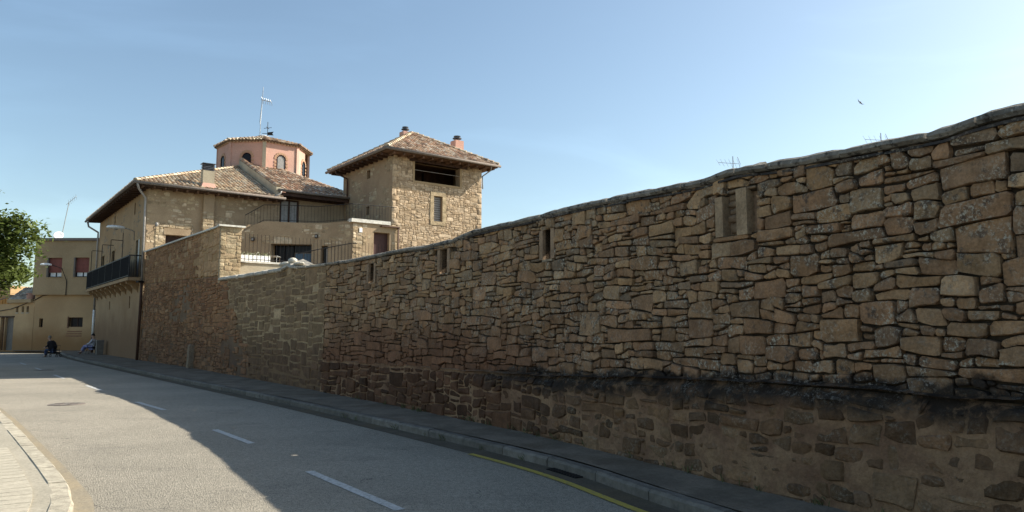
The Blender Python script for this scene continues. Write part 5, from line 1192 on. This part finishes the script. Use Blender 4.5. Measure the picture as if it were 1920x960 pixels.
def person(label, loc, face, lean, top_m, leg_m, hair_m, shoe_m, legs, arms, skirt=None, bulk=1.):
    f = Vector((math.cos(face), math.sin(face), 0)); l = Vector((-f.y, f.x, 0)); o_ = Vector(loc)
    rt = thing('person', label, 'person', o_)
    P = lambda a, b, z: o_+f*a+l*b+Vector((0,0,z))
    sk = simple('skin', (.42,.26,.19), .6, var=.08)
    sh_ = .42*lean; pel = P(0,0,.53)
    J = [(pel,.14),(P(sh_*.35,0,.70),.13),(P(sh_*.7,0,.88),.145),(P(sh_,0,1.02),.09),(P(sh_+.03,0,1.10),.055),(P(sh_+.06,0,1.20),(.085,.095)),(P(sh_+.07,0,1.28),(.08,.09))]
    Eg = [(i, i+1) for i in range(6)]; up_ = J[3][0]
    def chain(start, pts):
        k = start
        for p_, r_ in pts: J.append((p_, r_)); Eg.append((k, len(J)-1)); k = len(J)-1
        return k
    hands = []
    for sgn, (el, ha) in zip((1, -1), arms):
        chain(2, [(P(sh_*.95, sgn*.19, .99),.058),(P(*el),.044),(P(*ha),.030)]); h0 = P(*ha)
        dn = (h0-P(*el)).normalized(); k = len(J)-1
        J.append((h0+dn*.06,(.038,.018))); Eg.append((k, len(J)-1)); pal = len(J)-1
        for q in range(4): 
            a_ = h0+dn*.10+l*(q-1.5)*.021; J.append((a_,.009)); Eg.append((pal, len(J)-1)); J.append((a_+dn*(.035+.006*(q % 3))+Vector((0,0,-.02)),.007)); Eg.append((len(J)-2, len(J)-1))
        J.append((h0+dn*.05-l*sgn*.045,.009)); Eg.append((pal, len(J)-1))
    for sgn, (kn, an) in zip((1, -1), legs):
        chain(0, [(P(.05, sgn*.10, .52),.085),(P(*kn),.062),(P(*an),.042),(P(an[0]+.13, an[1], max(.03, an[2]-.05)),.035)])
    skin('body', J, Eg, sk, rt)
    hc = J[6][0]   # nose, ears
    nm = MB(); nm.tube([hc+f*.075+Vector((0,0,-.02)), hc+f*.115+Vector((0,0,-.055)), hc+f*.08+Vector((0,0,-.065))], [.008,.016,.008], 6); nm.build('nose', sk, rt, True)
    for s in (1,-1): MB().tube([hc+l*s*.088+Vector((0,0,-.01)), hc+l*s*.10-f*.01+Vector((0,0,-.05))], [.022,.014], 6).build('ear', sk, rt, True)
    T_ = [(P(0,0,.50),.175*bulk),(P(sh_*.35,0,.70),.165*bulk),(P(sh_*.7,0,.88),.18*bulk),(P(sh_,0,1.02),.12*bulk)]; TE = [(0,1),(1,2),(2,3)]
    for sgn, (el, ha) in zip((1, -1), arms):
        k = len(T_); T_ += [(P(sh_*.95, sgn*.19, .99),.07),(P(*el),.055),(P(*el).lerp(P(*ha), .85),.043)]; TE += [(2,k),(k,k+1),(k+1,k+2)]
    skin('top', T_, TE, top_m, rt)
    L_ = [(P(0,0,.53),.155)]; LE = []
    for sgn, (kn, an) in zip((1, -1), legs):
        k = len(L_); L_ += [(P(.05, sgn*.10, .52),.098),(P(*kn),.076 if not skirt else .10),(P(*kn).lerp(P(*an), .85),.058 if not skirt else .085)]; LE += [(0,k),(k,k+1),(k+1,k+2)]
    skin('trousers' if not skirt else 'skirt', L_, LE, leg_m, rt)
    for sgn, (kn, an) in zip((1, -1), legs):
        a = P(*an); skin('shoe', [(a+Vector((0,0,-.03)),.05),(a+f*.09+Vector((0,0,-.055)),.045),(a+f*.17+Vector((0,0,-.065)),.032)], [(0,1),(1,2)], shoe_m, rt, sub=1)
    v = []; n = 12
    hb = MB()
    for j in range(7):
        th = math.pi*.62*j/6
        for i in range(n):
            ph = 2*math.pi*i/n; r_ = .108; q = hc-f*.022+Vector((0,0,.0))
            v.append(q+f*math.sin(th)*math.cos(ph)*r_*(.85 if math.cos(ph) > 0 else 1.05)+l*math.sin(th)*math.sin(ph)*r_*.93+Vector((0,0,math.cos(th)*r_*1.02 + (.05 if math.cos(ph) > .3 and j > 4 else 0))))
    hb.add(v, [(j*n+i, (j+1)*n+i, (j+1)*n+(i+1)%n, j*n+(i+1)%n) for j in range(6) for i in range(n)]); hb.build('hair', hair_m, rt, True)
    return rt
def chair(label, loc, face, wheels):
    f = Vector((math.cos(face), math.sin(face), 0)); l = Vector((-f.y, f.x, 0)); o_ = Vector(loc); rt = thing('chair', label, 'chair', o_)
    P = lambda a, b, z: o_+f*a+l*b+Vector((0,0,z))
    MB().hexa([P(-.22,-.22,.40),P(.22,-.22,.40),P(.22,.22,.40),P(-.22,.22,.40),P(-.22,-.22,.44),P(.22,-.22,.44),P(.22,.22,.44),P(-.22,.22,.44)]).build('seat', M['black'], rt)
    if not wheels: MB().hexa([P(-.25,-.22,.55),P(-.21,-.22,.55),P(-.21,.22,.55),P(-.25,.22,.55),P(-.33,-.22,.88),P(-.29,-.22,.88),P(-.29,.22,.88),P(-.33,.22,.88)]).build('backrest', M['black'], rt)
    for a in (-.2,.2):
        for b in (-.2,.2):
            lg = MB().tube([P(a*1.1,b,.42), P(a*1.5,b*1.1,.06 if wheels else .0)], .014, 6).build('leg', M['iron'], rt)
            if wheels:
                w_ = MB(); c = P(a*1.5,b*1.15,.08); pts = [c+f*.07*math.cos(q*math.pi/6)+Vector((0,0,.07*math.sin(q*math.pi/6))) for q in range(13)]; w_.tube(pts, .016, 6, cap=False); w_.build('wheel', M['black'], lg)
    for b in (-.22,.22): MB().tube([P(-.23,b,.42), P(-.28,b,.85 if not wheels else .70), P(.15,b,.68), P(.24,b,.44)], .013, 6).build('armrest', M['iron'], rt)
    return rt
fc = math.pi*1.03
c1 = (-28.0, 45.0, 0.004); chair('dark wheeled chair at the kerb under the person in black', c1, fc, True)
person('person in a black top and blue jeans sitting hunched at the kerb', (c1[0], c1[1], -.08), fc, .55, simple('black_cloth', (.018,.014,.016), .9), simple('denim', (.05,.065,.12), .9), simple('grey_hair', (.22,.19,.15), .9), simple('dark_shoe', (.02,.02,.02), .6),
       [((.42,.12,.52),(.40,.13,.14)),((.42,-.12,.52),(.50,-.13,.14))], [((.22,.26,.78),(.45,.16,.66)),((.22,-.26,.78),(.45,-.16,.66))], bulk=1.55)
c2 = (-26.5, 46.5, GR+.004); chair('folding chair beside the house wall under the person in white', c2, fc+.05, False)
person('dark-haired person in a white top and long lilac skirt sitting against the house wall', (c2[0], c2[1], GR-.08), fc+.05, -.12, simple('white_cloth', (.50,.50,.54), .9), simple('lilac_cloth', (.26,.27,.45), .9), simple('dark_hair', (.02,.015,.013), .8), simple('shoe', (.03,.025,.03), .6),
       [((.44,.10,.60),(.62,.08,.24)),((.44,-.12,.56),(.74,-.10,.14))], [((.10,.25,.76),(.32,.12,.70)),((.10,-.25,.76),(.32,-.10,.68))], skirt=True)
bn = thing('litter_bin', 'dark upright bin against the house wall behind the seated person in white', 'bin', (-25.32, 45.2, GR))
bv = Vector((-25.32, 45.2)); m_ = MB(); m_.hexa([P3(bv+d1*y-d2*x, z) for z, k in ((GR,.85),(GR+.82,1.)) for x, y in ((-.2*k,-.22*k),(.2*k,-.22*k),(.2*k,.22*k),(-.2*k,.22*k))][::1]); m_.build('body', M['frame'], bn)
m_ = MB(); m_.hexa([P3(bv+d1*y-d2*x, z) for z, k in ((GR+.82,1.1),(GR+.9,.95)) for x, y in ((-.2*k,-.22*k),(.2*k,-.22*k),(.2*k,.22*k),(-.2*k,.22*k))]); m_.build('lid', M['frame'], bn)

# small dry weeds where the pavement meets the wall and the kerb
wd = MB(); r_ = random.Random(9)
for i in range(46):
    s = r_.uniform(4.5, 18); onk = r_.random() < .3
    if onk:
        q = min(KRp, key=lambda k: math.dist(k, WF(s,0,0)[:2])); c = Vector((q[0], q[1], 0.0)); 
    else: c = Vector(WF(s, GR, .15+.03*r_.random()))
    for j in range(r_.randint(5, 16)):
        a = r_.uniform(0, 6.28); h = r_.uniform(.03, .11); d = Vector((math.cos(a), math.sin(a), 0))*r_.uniform(.01,.06); b = c+Vector((r_.gauss(0,.03), r_.gauss(0,.03), 0)); t = d.cross(Vector((0,0,1))).normalized()*.004; k = r_.uniform(.6,1.2)
        wd.add([b-t, b+t, b+d*.6+Vector((0,0,h*.7))+t, b+d*1.2+Vector((0,0,h))], [(0,1,2),(0,2,3)], (.10*k,.11*k,.045*k,0))
wo_ = wd.build('weeds', M['tint'], None, False, kind='stuff'); wo_['label'] = 'small dry weeds growing at the foot of the wall and kerb'; wo_['category'] = 'weeds'
